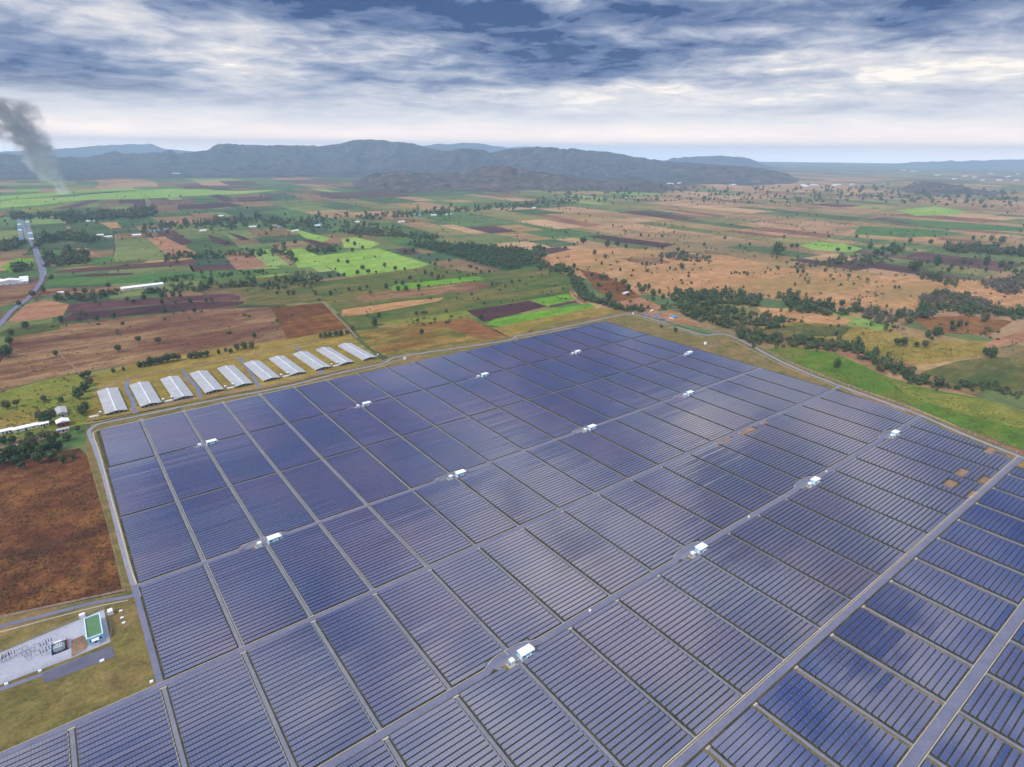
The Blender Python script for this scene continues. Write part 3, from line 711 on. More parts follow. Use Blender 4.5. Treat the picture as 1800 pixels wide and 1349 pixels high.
def frame_mesh(L):
    b_ = MB(); hw = PW/2*ct; n = max(2, int(L/3.6)+1)
    for k in range(n):
        x = -L/2+0.3+(L-0.6)*k/(n-1)
        b_.box(x-0.05, x+0.05, -hw*0.55-0.05, -hw*0.55+0.05, -0.05, FRONT+0.30)
        b_.box(x-0.05, x+0.05, hw*0.55-0.05, hw*0.55+0.05, -0.05, FRONT+0.62)
        T = lambda xx, yy, zz: (xx, yy*ct, FRONT+PW/2*st+yy*st+zz)
        b_.box(x-0.04, x+0.04, -0.85, 0.85, -0.20, -0.09, T)
    for yy in (-0.5, 0.5): b_.box(-L/2+0.05, L/2-0.05, yy-0.04, yy+0.04, -0.30, -0.21, lambda a, q, c: (a, q*ct, FRONT+PW/2*st+q*st+c))
    return b_.mesh('support_frame', MAT['steel'])
bank_cache = {}; frame_cache = {}
STRIP_TXT = {7: 'strip in the lower right corner', 6: 'dark blue strip at lower right', 5: 'strip below the nearest inverter house', 4: 'strip above the nearest inverter house', 3: 'strip right of the rust brown field'}
cols = {}
for k in near: cols.setdefault(rows[k][0], set()).add(rows[k][1])
cols = {s_: sorted(v) for s_, v in cols.items()}
seg_no = {}
for k in sorted(near, key=lambda k: (rows[k][0], rows[k][1], rows[k][2], rows[k][3])):
    s_i, j, r, a, b2, y = rows[k]; L = round(b2-a, 1); mat = MAT['panel2'] if s_i >= 6 else MAT['panel']
    if (L, s_i) not in bank_cache: bank_cache[(L, s_i)] = bank_mesh(L, mat, PWS(s_i))
    if L not in frame_cache: frame_cache[L] = frame_mesh(L)
    e = empty('solar_panel_row', ((a+b2)/2, y, 0.43+rnd.uniform(-0.03, 0.03))); e.rotation_euler = (math.radians(rnd.gauss(0, 0.55)), math.radians(rnd.gauss(0, 0.08)), math.radians(rnd.gauss(0, 0.05)))
    link('module_bank', bank_cache[(L, s_i)], e); link('support_frame', frame_cache[L], e)
    piece = ''
    key = (s_i, j, r); seg_no[key] = seg_no.get(key, 0)+1
    others = [q for q in rows if q[0] == s_i and q[1] == j and q[2] == r]
    if len(others) > 1: piece = ' left piece' if a == min(q[3] for q in others) else ' right piece'
    tag(e, f'{ordw(r+1)} panel row{piece} from top, {ordw(cols[s_i].index(j)+1)} block, {STRIP_TXT[s_i]}', 'solar panels', 'solar panel rows of the near blocks')
# all the other rows as one mass
V = []; F = []; MI = []; UV = []
for k, (s_i, j, r, a, b2, y) in enumerate(rows):
    if k in nearset: continue
    L = b2-a; c = panel_corners(L, PWS(s_i)); n = len(V); xm = (a+b2)/2
    jt = math.radians(rnd.gauss(0, 0.55)); zj = rnd.uniform(-0.03, 0.03); c = [(x, yy, z+yy*jt+zj+x*0.0012*math.sin(y*7.1)) for x, yy, z in c]
    V += [(x+xm, yy+y, z+0.43) for x, yy, z in c]+[(x+xm, yy+0.01+y, z-THK+0.43) for x, yy, z in c]
    F += [(n, n+1, n+2, n+3), (n+7, n+6, n+5, n+4), (n, n+4, n+5, n+1), (n+1, n+5, n+6, n+2), (n+2, n+6, n+7, n+3), (n+3, n+7, n+4, n)]
    pm = 2 if s_i >= 6 else 0
    MI += [pm, 1, 1, 1, 1, 1]; UV += [(0, 0), (L, 0), (L, PW), (0, PW)]+[(0, 0)]*20
    # rear purlin and end posts
    for xe in (a+0.4, xm, b2-0.4):
        n = len(V); z1 = 0.43+FRONT+PW*st*0.8; yy = y+PW/2*ct*0.6
        V += [(xe-0.07, yy, 0.40), (xe+0.07, yy, 0.40), (xe+0.07, yy, z1), (xe-0.07, yy, z1)]
        F += [(n, n+1, n+2, n+3)]; MI += [1]; UV += [(0, 0)]*4
me = np_mesh('solar_panel_rows', np.array(V), np.array(F), MAT['panel'])
me.materials.append(MAT['under']); me.materials.append(MAT['panel2'])
me.polygons.foreach_set('material_index', np.array(MI, np.int32))
uvl = me.uv_layers.new(name='UVMap'); uvl.data.foreach_set('uv', np.array(UV, np.float32).ravel())
tag(link('solar_panel_rows', me), 'rows of solar panels covering the farther blocks of the farm', 'solar panels', kind='stuff')

# ------------------------------------------------------------------ inverter stations
def copy_tree(o, parent=None):
    c = o.copy(); COL.objects.link(c); c.parent = parent
    for ch in list(o.children): copy_tree(ch, c)
    return c
def inverter_house():
    e = empty('inverter_house')
    MB().box(-0.3, 8.1, -0.3, 4.7, 0.0, 0.25).build('plinth', MAT['concrete'], e)
    MB().box(0, 7.5, 0, 4.2, 0.25, 3.0).build('wall', MAT['cyan'], e)
    MB().box(-0.25, 7.75, -0.35, 4.5, 3.0, 3.32).build('roof', MAT['white'], e)
    MB().box(7.5, 8.7, 0.9, 3.6, 0.25, 2.5).build('annex', MAT['white'], e)
    d = MB().box(-0.06, 0.0, 0.8, 1.9, 0.25, 2.4).build('door', MAT['white'], e); MB().box(-0.12, -0.06, 0.9, 1.0, 1.2, 1.4).build('handle', MAT['dark'], d)
    for x in (2.6, 4.6):
        u = MB().box(x, x+1.1, -0.75, 0.0, 0.45, 1.5).build('air_conditioner', MAT['white'], e); MB().tube((x+0.55, -0.75, 0.98), (x+0.55, -0.80, 0.98), 0.4, 0.4, 10).build('fan_grille', MAT['dark'], u)
    for x in (0.8, 6.3): MB().box(x, x+0.8, -0.05, 0.0, 1.5, 2.4).build('vent_louvre', MAT['dark'], e)
    return e
def transformer_unit():
    e = empty('transformer')
    MB().box(-0.4, 3.4, -0.4, 2.8, 0.0, 0.2).build('pad', MAT['concrete'], e)
    MB().box(0.9, 3.0, 0.1, 2.3, 0.2, 2.7).build('tank', MAT['white'], e)
    for k in range(5): MB().box(0.1, 0.86, 0.3+0.42*k, 0.5+0.42*k, 0.4, 2.0).build('radiator_fin', MAT['grey'], e)
    MB().box(0.8, 3.1, 0.0, 2.4, 2.7, 2.82).build('lid', MAT['white'], e)
    return e
ih = inverter_house(); tu = transformer_unit()
ST_TXT = {(1, 2): 'first of four on the far lane by the sheds', (1, 6): 'second of four on the far lane by the sheds', (1, 10): 'third of four on the far lane by the sheds', (1, 14): 'last of four on the far lane by the sheds',
          (2, 17): 'beside the far grass triangle', (3, 2): 'leftmost on the middle road', (3, 6): 'second from left on the middle road', (3, 10): 'third from left on the middle road', (3, 14): 'rightmost on the middle road',
          (5, 4): 'closest to the viewer', (5, 8): 'second from left on the wide lower road', (5, 12): 'third from left on the wide lower road', (5, 16): 'rightmost on the wide lower road'}
for q, (i, j, dx) in enumerate(STATIONS):
    o = ih if q == 0 else copy_tree(ih); o.location = (XJ(j)+dx+1.9, YA[i]-4.4, 0.45); o.scale = (0.92, 0.92, 0.92)
    tag(o, 'white roofed pale blue inverter house, '+ST_TXT[(i, j)], 'inverter house', 'inverter houses')
    o = tu if q == 0 else copy_tree(tu); o.location = (XJ(j)+dx-5.2, YA[i]-4.2, 0.45)
    tag(o, 'white transformer box beside inverter house '+ST_TXT[(i, j)], 'transformer', 'transformers by the inverter houses')
    gb = MB().poly([(x, y, 0.0) for x, y in ((-12.5, 1.2), (-7.6, -5.3), (11.4, -5.3), (12.3, 1.2), (12.0, 4.8 if i >= 3 else 1.4), (-12.5, 4.8 if i >= 3 else 1.4))]); gb.build('gravel_pad', MAT['track'], None, (XJ(j)+dx, YA[i], 0.49))['kind'] = 'structure'
    pb = MB().poly([(x, y, 0.0) for x, y in ((-8.5, -5.2), (-2.0, -5.2), (-2.0, -1.8), (-8.5, -1.4))]); pb.build('grass_verge', MAT['farmgrass'], None, (XJ(j)+dx, YA[i], 0.54))['kind'] = 'structure'

# ------------------------------------------------------------------ poultry sheds north of the farm
patch('straw', gp((152,742),(165,690),(176,672),(325,645),(460,617),(560,592),(612,584),(628,600),(672,634),(640,645),(520,672),(400,695),(240,728)), 0.55, 'grass_verge')
patch('straw', gp((150,662),(240,640),(380,612),(505,598),(612,578),(614,586),(560,594),(460,619),(325,647),(176,674),(160,676)), 0.53, 'grass_verge')
patch('mixed', gp((340,660),(372,655),(400,690),(370,694)), 0.57, 'grass_verge')
road('dirt_road', gp((150,746),(200,736),(320,706),(460,682),(560,660),(640,643),(672,636)), 5.0, MAT['dirt'], 0.60)
road('dirt_road', gp((176,686),(225,668),(325,648),(420,628),(520,608),(590,588)), 4.0, MAT['dirt'], 0.60)
road('hedge_ditch', gp((165,742),(240,727),(380,700),(500,677),(600,652),(670,637)), 2.2, MAT['olive'], 0.62)
for a in (((225,668),(222,684),(232,702),(238,728)), ((322,652),(332,668),(345,680),(352,699)), ((420,630),(440,655),(456,682)), ((520,612),(545,632),(566,658))):
    road('lane', gp(*a), 3.6, MAT['asphalt'], 0.63)
def poultry_shed():
    e = empty('poultry_shed'); w_, L, he, hr = 16.6, 67.0, 1.7, 3.0
    MB().box(0.5, w_-0.5, 0.5, L-0.5, 0.0, he).build('wall', MAT['cream'], e)
    for sgn, x0, x1 in ((0, -0.3, w_/2), (1, w_/2, w_+0.3)):
        z0, z1 = (he-0.05, hr) if sgn == 0 else (hr, he-0.05)
        b_ = MB(); b_.v += [(x0, -0.5, z0), (x1, -0.5, z1), (x1, L+0.5, z1), (x0, L+0.5, z0), (x0, -0.5, z0-0.12), (x1, -0.5, z1-0.12), (x1, L+0.5, z1-0.12), (x0, L+0.5, z0-0.12)]
        b_.f += [(0, 1, 2, 3), (7, 6, 5, 4), (0, 4, 5, 1), (1, 5, 6, 2), (2, 6, 7, 3), (3, 7, 4, 0)]
        b_.build('roof_slope', MAT['shedroof'], e)
    MB().prism([(w_/2-0.35, hr-0.02), (w_/2, hr+0.10), (w_/2+0.35, hr-0.02)], -0.6, L+0.6).build('ridge_cap', MAT['whiteroof'], e)
    MB().prism([(0.4, 0.0), (w_-0.4, 0.0), (w_-0.4, he), (w_/2, hr-0.2), (0.4, he)], 0.3, 0.49).build('gable_wall', MAT['under'], e)
    for k in range(4): MB().tube((2.6+3.8*k, 0.30, 0.9), (2.6+3.8*k, 0.10, 0.9), 0.6, 0.6, 10).build('exhaust_fan', MAT['steel'], e)
    for k in range(7): MB().box(0.42, 0.5, 5+8.6*k, 11+8.6*k, 0.5, 1.3).build('side_curtain', MAT['steel'], e)
    return e
ps = poultry_shed()
for k in range(10):
    o = ps if k == 0 else copy_tree(ps)
    x = 10.3+27.16*k; o.location = (x, 600.3+0.68*k, 0.6); o.rotation_euler = (0, 0, math.radians(0.6+0.12*k))
    tag(o, f'long grey roofed poultry shed, {ordw(k+1)} from the left of ten', 'shed', 'poultry sheds along the farm edge')
def feed_silo(x, y, lab):
    e = empty('feed_silo', (x, y, 0.6))
    MB().tube((0, 0, 1.2), (0, 0, 3.6), 1.1, 1.1, 12).build('bin', MAT['steel'], e); MB().tube((0, 0, 3.6), (0, 0, 4.3), 1.15, 0.2, 12).build('cap', MAT['white'], e)
    MB().tube((0, 0, 0.5), (0, 0, 1.2), 0.25, 1.1, 12).build('hopper', MAT['steel'], e)
    for a in range(4): MB().tube((0.9*math.cos(a*1.57+0.8), 0.9*math.sin(a*1.57+0.8), 0), (0.9*math.cos(a*1.57+0.8), 0.9*math.sin(a*1.57+0.8), 1.4), 0.07, 0.07, 5).build('leg', MAT['steel'], e)
    tag(e, lab, 'silo', 'feed silos between the sheds')
def feed_bin(x, y, lab):
    e = empty('water_tank', (x, y, 0.6)); MB().box(0, 6.5, 0, 1.4, 0.5, 1.7).build('tank_body', MAT['white'], e); MB().box(0.2, 6.3, 0.15, 1.25, 0.0, 0.5).build('stand', MAT['steel'], e)
    tag(e, lab, 'tank', 'white tanks between the sheds')
feed_silo(7.2, 603, 'steel feed silo left of the first poultry shed'); feed_bin(-1.5, 600.5, 'white tank left of the first poultry shed')
for k in (1, 3, 5, 7):
    x = 10.3+27.16*k+18.0
    feed_silo(x+0.8, 603+0.7*k, f'steel feed silo beside the {ordw(k+1)} poultry shed'); feed_bin(x+1.6, 601+0.7*k, f'low white tank between {ordw(k+1)} and {ordw(k+2)} poultry sheds')
    feed_silo(x+8.2, 605+0.7*k, f'steel feed silo at the corner of the {ordw(k+2)} poultry shed')
feed_silo(274, 609, 'steel feed silo right of the last poultry shed')

# ------------------------------------------------------------------ substation yard, lower left
yard = gp((-90,1188),(0,1150),(60,1124),(120,1099),(183,1073),(195,1130),(130,1157),(60,1183),(0,1206),(-90,1243))
patch('straw', yard, 0.47); b_ = MB().poly([(*p, 0.50) for p in yard]); tag(b_.build('gravel_yard', MAT['gravel']), kind='structure')
road('road', gp((-90,1250),(0,1214),(76,1187),(130,1165),(198,1140)), 2.4, MAT['asphalt'], 0.53, sm=0)
patch('dirt', gp((126,1127),(147,1118),(158,1134),(150,1145),(126,1157)), 0.54, 'bare_ground')
b_ = MB().poly([(*p, 0.535) for p in gp((75,1186),(198,1136),(202,1156),(78,1204))]); tag(b_.build('road', road_mat('dark asphalt', (104, 104, 124), (120, 118, 136))), kind='structure')
e = empty('control_building', (-23.8, 296.0, 0.5))
MB().box(0, 6.4, 0, 16.6, 0.0, 3.5).build('wall', MAT['cyan'], e)
MB().box(0.3, 6.1, 0.3, 16.3, 3.5, 3.54).build('roof_deck', MAT['greenroof'], e)
pr = MB(); pr.box(-0.15, 0.3, -0.15, 16.75, 3.5, 4.0).box(6.1, 6.55, -0.15, 16.75, 3.5, 4.0).box(0.3, 6.1, -0.15, 0.3, 3.5, 4.0).box(0.3, 6.1, 16.3, 16.75, 3.5, 4.0); pr.build('parapet', plain('pale blue parapet', (0.55, 0.74, 0.84), 0.6), e)
d = MB().box(2.6, 3.6, -0.05, 0.0, 0.0, 2.2).build('door', MAT['dark'], e); MB().box(3.4, 3.5, -0.10, -0.05, 1.0, 1.2).build('handle', MAT['steel'], d)
for x in (0.8, 4.6): wd = MB().box(x, x+1.1, -0.05, 0.0, 1.2, 2.4).build('window', MAT['glass'], e); MB().box(x-0.1, x+1.2, -0.12, 0.0, 1.05, 1.19).build('sill', MAT['white'], wd)
MB().box(1.6, 4.6, -2.0, -0.2, 2.6, 2.75).build('canopy', MAT['white'], e)
for x in (1.7, 4.4): MB().tube((x, -1.9, 0), (x, -1.9, 2.6), 0.09, 0.09, 6).build('canopy_post', MAT['steel'], e)
tag(e, 'pale blue control building with a green flat roof in the gravel yard', 'building')
tx, ty = G(107, 1136)
e = empty('power_transformer', (tx-0.4, ty-2.0, 0.5))
MB().box(-3.0, 3.0, -3.2, 4.6, 0, 0.12).build('oil_pit', MAT['dark'], e)
MB().box(-1.4, 1.4, -2.4, 0.6, 0.3, 2.6).build('tank', MAT['grey'], e)
for k in range(6): MB().box(-2.2, -1.45, -2.3+0.5*k, -2.05+0.5*k, 0.5, 2.3).build('radiator_fin', MAT['grey'], e); MB().box(1.45, 2.2, -2.3+0.5*k, -2.05+0.5*k, 0.5, 2.3).build('radiator_fin', MAT['grey'], e)
MB().tube((-1.6, 1.2, 3.0), (1.2, 1.2, 3.0), 0.45, 0.45, 10).build('conservator', MAT['white'], e)
for k in range(3): MB().tube((-0.9+0.9*k, -1.2, 2.6), (-0.9+0.9*k, -1.2, 3.7), 0.14, 0.08, 7).build('bushing', MAT['ceramic'], e)
MB().box(-3.2, -3.0, -3.2, 4.6, 0, 1.6).build('side_wall', MAT['cyan'], e); MB().box(3.0, 3.2, -3.2, 4.6, 0, 1.6).build('side_wall', MAT['rust'], e)
tag(e, 'grey power transformer on a black oil pit in the gravel yard', 'transformer')
# insulator stands
def insulator_stand(x, y, tall, lab, m_):
    e = empty('insulator_stand', (x, y, 0.5))
    MB().box(-1.3, 1.3, -0.08, 0.08, 1.5, 1.65).build('crossbeam', MAT['steel'], e)
    for xx in (-0.9, 0.9): MB().tube((xx, 0, 0), (xx, 0, 1.5), 0.10, 0.08, 6).build('leg', MAT['steel'], e)
    for k in range(3):
        b_ = MB(); xx = -1.1+1.1*k
        for q in range(5): b_.tube((xx, 0, 1.65+tall*q/5), (xx, 0, 1.65+tall*(q+0.6)/5), 0.20, 0.11, 7)
        b_.build('insulator', MAT[m_], e)
    tag(e, lab, 'insulators', 'insulator stands in the substation yard')
IN = [(79,1140,1.9,'ceramic'), (79,1153,1.9,'ceramic'), (88,1134,1.9,'ceramic'), (89,1147,1.9,'ceramic'), (66,1139,1.1,'grey'), (67,1151,1.1,'grey'), (58,1146,1.0,'grey'), (51,1150,1.0,'grey'), (44,1152,1.0,'grey'), (36,1148,1.2,'grey'), (36,1156,1.2,'grey'), (23,1156,1.9,'ceramic'), (14,1160,1.9,'ceramic'), (7,1164,1.9,'ceramic'), (1,1168,1.6,'ceramic'), (45,1143,0.9,'grey'), (52,1160,0.9,'ceramic')]
IN.sort()
for k, (x, y, t_, m_) in enumerate(IN):
    g = G(x, y); insulator_stand(g[0], g[1], t_, f'{"brown" if m_ == "ceramic" else "grey"} insulator stand, {ordw(k+1)} from left in the gravel yard', m_)
def small_box(name, x, y, sx, sy, sz, lab, m_='white', cat='box', rz=0.0):
    g = G(x, y); e = empty(name, (g[0], g[1], 0.5), rz)
    MB().box(-sx/2, sx/2, -sy/2, sy/2, 0.12, sz).build('body', MAT[m_], e); MB().box(-sx/2-0.1, sx/2+0.1, -sy/2-0.1, sy/2+0.1, sz, sz+0.12).build('lid', MAT['white'], e)
    MB().box(-sx/2-0.2, sx/2+0.2, -sy/2-0.2, sy/2+0.2, 0, 0.12).build('base', MAT['concrete'], e)
    tag(e, lab, cat); return e
small_box('equipment_kiosk', 146, 1087, 2.2, 1.6, 2.0, 'white kiosk at the corner of the green roofed control building', cat='kiosk')
small_box('equipment_kiosk', 195, 1080, 2.0, 2.6, 2.0, 'white kiosk on the grass right of the control building', cat='kiosk')
for k, (x, y) in enumerate(((213, 1076), (215, 1088), (218, 1097))):
    small_box('manhole_cover', x, y, 1.2, 0.8, 0.35, f'small white manhole box on grass, {ordw(k+1)} from top beside the kiosk', cat='manhole box')
small_box('manhole_cover', 180, 1164, 1.5, 1.1, 0.5, 'white manhole box below the dark asphalt strip', cat='manhole box')
small_box('manhole_cover', 71, 1182, 1.0, 0.8, 0.5, 'white manhole box on the verge between gravel yard and road', cat='manhole box')
small_box('manhole_cover', 12, 1205, 1.0, 0.8, 0.5, 'white manhole box at the left end of the yard verge', cat='manhole box')
small_box('manhole_cover', 267, 1201, 1.1, 1.0, 0.6, 'white box in the lower corner of the grass plot', cat='manhole box')
small_box('water_tank', 1240, 606, 3.2, 2.6, 2.4, 'small white hut on the grass triangle at the far edge', cat='hut')
small_box('pump_hut', 1113, 553, 1.8, 1.6, 2.2, 'tiny white post hut at the far corner of the perimeter road', cat='hut')
small_box('pump_hut', 712, 633, 2.4, 2.0, 2.4, 'tiny white post hut on the verge right of the sheds', cat='hut')
small_box('marker_box', 1037, 1076, 1.0, 0.7, 0.8, 'small white box on the kerb right of the nearest inverter house', cat='box')
small_box('marker_box', 1316, 911, 1.0, 0.7, 0.8, 'small white box on the kerb near the centre right lane', cat='box')
small_box('marker_box', 1452, 831, 1.0, 0.7, 0.8, 'small white box on the kerb at upper right', cat='box')

# chain link fence: yard and perimeter
def fence(name, pts, lab, step=6.0, h=2.2, post=0.05):
    P = smooth(pts, 3); e = empty(name, (P[0][0], P[0][1], 0.45)); o = P[0]
    posts = MB(); wires = MB(); acc = 0.0
    for i in range(len(P)-1):
        a, c = P[i]-o, P[i+1]-o; L = np.linalg.norm(c-a); n = max(1, int(L/step))
        for k in range(n):
            q = a+(c-a)*k/n; posts.box(q[0]-post, q[0]+post, q[1]-post, q[1]+post, 0, h)
        for z in (0.35, 0.9, 1.45, 2.05): wires.tube((*a, z), (*c, z), 0.035, 0.035, 3, False)
    pm_ = posts.build('posts', MAT['concrete'], e); pm_['kind'] = 'stuff'; wires.build('wires', MAT['steel'], e)
    tag(e, lab, 'fence')
fence('wire_fence', gp((0,1153),(60,1125),(120,1101),(183,1075),(194,1129),(130,1156),(60,1182),(0,1204)), 'wire fence round the pale gravel substation yard', 3.0)
fence('wire_fence', gp((222,1042),(205,985),(188,922),(166,840),(150,785)), 'wire fence between the rust brown field and the farm road', 4.0)
fence('wire_fence', gp((1104,548),(1135,553),(1243,586),(1275,584),(1305,594),(1382,636),(1482,677),(1602,720),(1702,762),(1800,803)), 'long wire fence along the far right perimeter road', 5.0, 2.4, 0.09)
fence('wire_fence', gp((222,1042),(130,1062),(0,1090)), 'wire fence along the lower edge of the rust brown field', 4.0)

# ------------------------------------------------------------------ farm buildings and villages
def gable_house(name, X, Y, lx, ly, h, rise, roofm, wallm, lab, cat='house', rz=0.0, group=None, z=0.3, detail=True, along='x'):
    e = empty(name, (X, Y, z), rz)
    MB().box(-lx/2, lx/2, -ly/2, ly/2, 0, h).build('wall', MAT[wallm], e)
    b_ = MB(); o_ = 0.5
    if along == 'x':
        b_.v += [(-lx/2-o_, -ly/2-o_, h), (lx/2+o_, -ly/2-o_, h), (lx/2+o_, 0, h+rise), (-lx/2-o_, 0, h+rise), (lx/2+o_, ly/2+o_, h), (-lx/2-o_, ly/2+o_, h)]
        b_.f += [(0, 1, 2, 3), (3, 2, 4, 5), (0, 3, 5), (1, 4, 2), (0, 5, 4, 1)]
    else:
        b_.v += [(-lx/2-o_, -ly/2-o_, h), (-lx/2-o_, ly/2+o_, h), (0, ly/2+o_, h+rise), (0, -ly/2-o_, h+rise), (lx/2+o_, ly/2+o_, h), (lx/2+o_, -ly/2-o_, h)]
        b_.f += [(0, 3, 2, 1), (3, 5, 4, 2), (0, 5, 3), (1, 2, 4), (0, 1, 4, 5)]
    b_.build('roof', MAT[roofm], e)
    if detail:
        MB().box(-0.6, 0.6, -ly/2-0.06, -ly/2, 0, 2.1).build('door', MAT['dark'], e)
        for x in (-lx*0.3, lx*0.3): MB().box(x-0.7, x+0.7, -ly/2-0.06, -ly/2, 1.0, 2.1).build('window', MAT['glass'], e)
    tag(e, lab, cat, group); return e
def at_house(name, x, y, lx, ly, h, rise, roofm, wallm, lab, **kw):
    g = G(x, y); return gable_house(name, g[0], g[1]+ly/2, lx, ly, h, rise, roofm, wallm, lab, **kw)
at_house('farm_shed', 46, 758, 17, 6, 3.0, 1.2, 'whiteroof', 'cream', 'long white roofed farm shed by the dark trees, left edge', cat='shed', rz=0.10)
at_house('farm_shed', 12, 764, 8, 5.5, 3.0, 1.0, 'whiteroof', 'cream', 'small white roofed house at the left end of the farm shed', cat='house', rz=0.10)
at_house('farm_shed', 78, 751, 6.5, 5, 2.8, 0.9, 'whiteroof', 'cream', 'short pale roofed outbuilding right of the long farm shed', cat='shed', rz=0.10)
at_house('farm_shed', 112, 750, 8.5, 8, 3.6, 1.6, 'whiteroof', 'rust', 'white gabled barn with an open front left of the sheds', cat='barn', rz=0.05, along='y')
at_house('farm_shed', 110, 733, 7, 17, 3.2, 1.0, 'shedroof', 'cream', 'grey roofed long shed joined behind the white gabled barn', cat='shed', rz=0.05, along='y')
at_house('open_shelter', 112, 760, 8, 4, 2.2, 0.6, 'shedroof', 'concrete', 'low grey lean-to among bushes below the white gabled barn', cat='shelter')
patch('dirt', gp((0,785),(40,770),(80,764),(120,752),(125,758),(60,782),(0,798)), 0.6, 'bare_ground')
at_house('warehouse', 18, 501, 30, 20, 6, 2.4, 'whiteroof', 'white', 'big white roofed warehouse beside the road bend', cat='warehouse', along='y')
for k in range(3): at_house('warehouse', 43, 499-3.2*k, 12, 12, 4, 1.6, 'whiteroof', 'white', f'small white shed, {ordw(k+1)} from the near end, between warehouse and road', cat='shed', group='white sheds by the road')
at_house('warehouse', -2, 499, 10, 16, 5, 1.6, 'whiteroof', 'white', 'white roofed warehouse cut by the left picture edge', cat='warehouse')
at_house('warehouse', 252, 508, 62, 15, 4, 1.8, 'whiteroof', 'cream', 'long white roofed shed alone among hedges in the fields', cat='shed', rz=0.10)
at_house('cottage', 107, 518, 9, 6, 3, 1.2, 'whiteroof', 'cream', 'small white cottage between hedges left of the long shed')
at_house('cottage', 1102, 518, 10, 6, 2.6, 1.0, 'whiteroof', 'cream', 'pale roofed hut among trees beyond the creek', cat='hut')
at_house('cottage', 1187, 561, 9, 7, 2.6, 1.2, 'blueroof', 'cream', 'grey blue roofed hut by the fish ponds outside the corner', cat='hut')
at_house('cottage', 1147, 549, 4.5, 3, 2.2, 0.8, 'whiteroof', 'cream', 'tiny white hut between the ponds at the far corner', cat='hut')
# roadside row of blue and white roofs
rowh = []
for k in range(12):
    t = k/11; rowh.append((38-5*t, 424-37*t, 'left')); rowh.append((56-9*t, 423-37*t, 'right'))
for k, (x, y, side) in enumerate(rowh):
    rm = ['blueroof', 'whiteroof', 'blueroof', 'whiteroof', 'blueroof', 'redroof'][(k*7 + k//3) % 6]
    at_house('row_house', x, y, 9, 10+k % 3*2, 3.2, 1.4, rm, 'cream', f'{dict(blueroof="blue", whiteroof="white", redroof="red")[rm]} roofed house, {ordw(k//2+1)} from the near end on the {side} side of the village street', group='houses along the village street', detail=False)
VIL = [(118,357+36,'redroof'),(77,435-15,'whiteroof'),(137,419,'redroof'),(177,416,'whiteroof'),(191,419,'whiteroof'),(110,420,'whiteroof'),(88,384,'redroof'),(70,384,'blueroof'),(273,408,'blueroof'),(290,405,'blueroof'),(241,416,'whiteroof'),(358,408,'whiteroof'),(388,382,'whiteroof'),(446,401,'whiteroof'),(484,398,'redroof'),(495,400,'blueroof'),(560,399,'whiteroof'),(628,392,'whiteroof'),(560,397,'blueroof'),(738,380,'blueroof'),(764,380,'whiteroof'),(790,379,'whiteroof'),(760,372,'whiteroof'),(735,378,'blueroof'),(707,392,'whiteroof'),(520,408,'whiteroof'),(8,432,'blueroof'),(160,391,'whiteroof'),(940,367,'whiteroof'),(1100,349,'whiteroof')]
VIL.sort()
for k, (x, y, rm) in enumerate(VIL):
    at_house('village_house', x, y, 14+(k % 4)*3, 9+(k % 3)*2, 3.6, 2.0, rm, 'cream', f'{dict(blueroof="blue", whiteroof="white", redroof="red")[rm]} roofed village house among trees, {ordw(k+1)} from left', group='village houses in the plain', detail=False, rz=0.3*math.sin(k*5.0))
TOWN = [(1180,325,60),(1195,324,40),(1430,328,160),(1474,327,90),(1500,326,50),(1412,327,40),(1590,300,120),(1610,302,160),(1650,309,90),(1700,311,110),(1716,313,80),(1745,306,120),(1775,312,100),(1790,318,80),(1760,318,90),(1680,316,70),(1730,318,70),(1792,307,90),(1290,327,60),(1315,318,50),(560,309,140),(575,308,90),(310,307,60)]
TOWN.sort()
for k, (x, y, L) in enumerate(TOWN):
    at_house('factory_hall', x, y, L, L*0.35, 9, 3, 'whiteroof', 'white', f'distant white factory hall near the hills, {ordw(k+1)} from left', cat='factory', group='distant white halls', detail=False)

# country roads
road('road', gp((-30,600),(0,572),(20,548),(50,525),(66,505),(74,490),(72,475),(66,455),(58,432),(52,424)), 7.0, MAT['asphalt'], 0.62)
road('road', gp((52,424),(47,415),(43,402),(40,396),(39,388)), 8.0, MAT['track'], 0.62)
road('lane', gp((60,424),(66,440),(74,458),(79,476),(80,485)), 4.0, MAT['track'], 0.60)
road('dirt_track', gp((103,618),(112,630),(125,641),(138,655),(150,665)), 2.5, MAT['dirt'], 0.62)
road('dirt_track', gp((104,617),(150,611),(190,608)), 2.0, MAT['dirt'], 0.60)
road('dirt_track', gp((567,531),(585,550),(612,577),(628,596)), 3.0, MAT['dirt'], 0.60)
road('dirt_track', gp((1150,560),(1180,566),(1210,574),(1240,580),(1268,586)), 3.0, MAT['dirt'], 0.60)
road('dirt_track', gp((1270,588),(1300,592),(1350,606)), 2.2, MAT['dirt'], 0.60)
road('dirt_track', gp((1550,525),(1565,513),(1580,508)), 3.0, MAT['dirt'], 0.60)
road('dirt_track', gp((120,398),(122,412),(121,420)), 10.0, MAT['dirt'], 0.60)
road('stream', gp((1004,484),(1010,495),(1015,505),(1018,512),(1020,520)), 3.0, MAT['pond'], 0.62)
road('dirt_track', gp((1000,502),(1006,515),(1018,527),(1030,534)), 3.0, MAT['stubble'], 0.55)
for q in (((1128,553),(1134,551),(1142,554),(1136,557)), ((1144,556),(1150,554),(1162,559),(1156,561)), ((1158,561),(1164,559),(1172,563),(1164,566)), ((1150,551),(1158,550),(1164,552),(1158,554))):
    b_ = MB().poly([(*p, 0.6) for p in gp(*q)]); tag(b_.build('pond', MAT['pond']), kind='structure')
patch('peach', gp((1090,542),(1150,546),(1180,552),(1215,566),(1240,578),(1200,570),(1150,560)), 0.55, 'bare_ground')
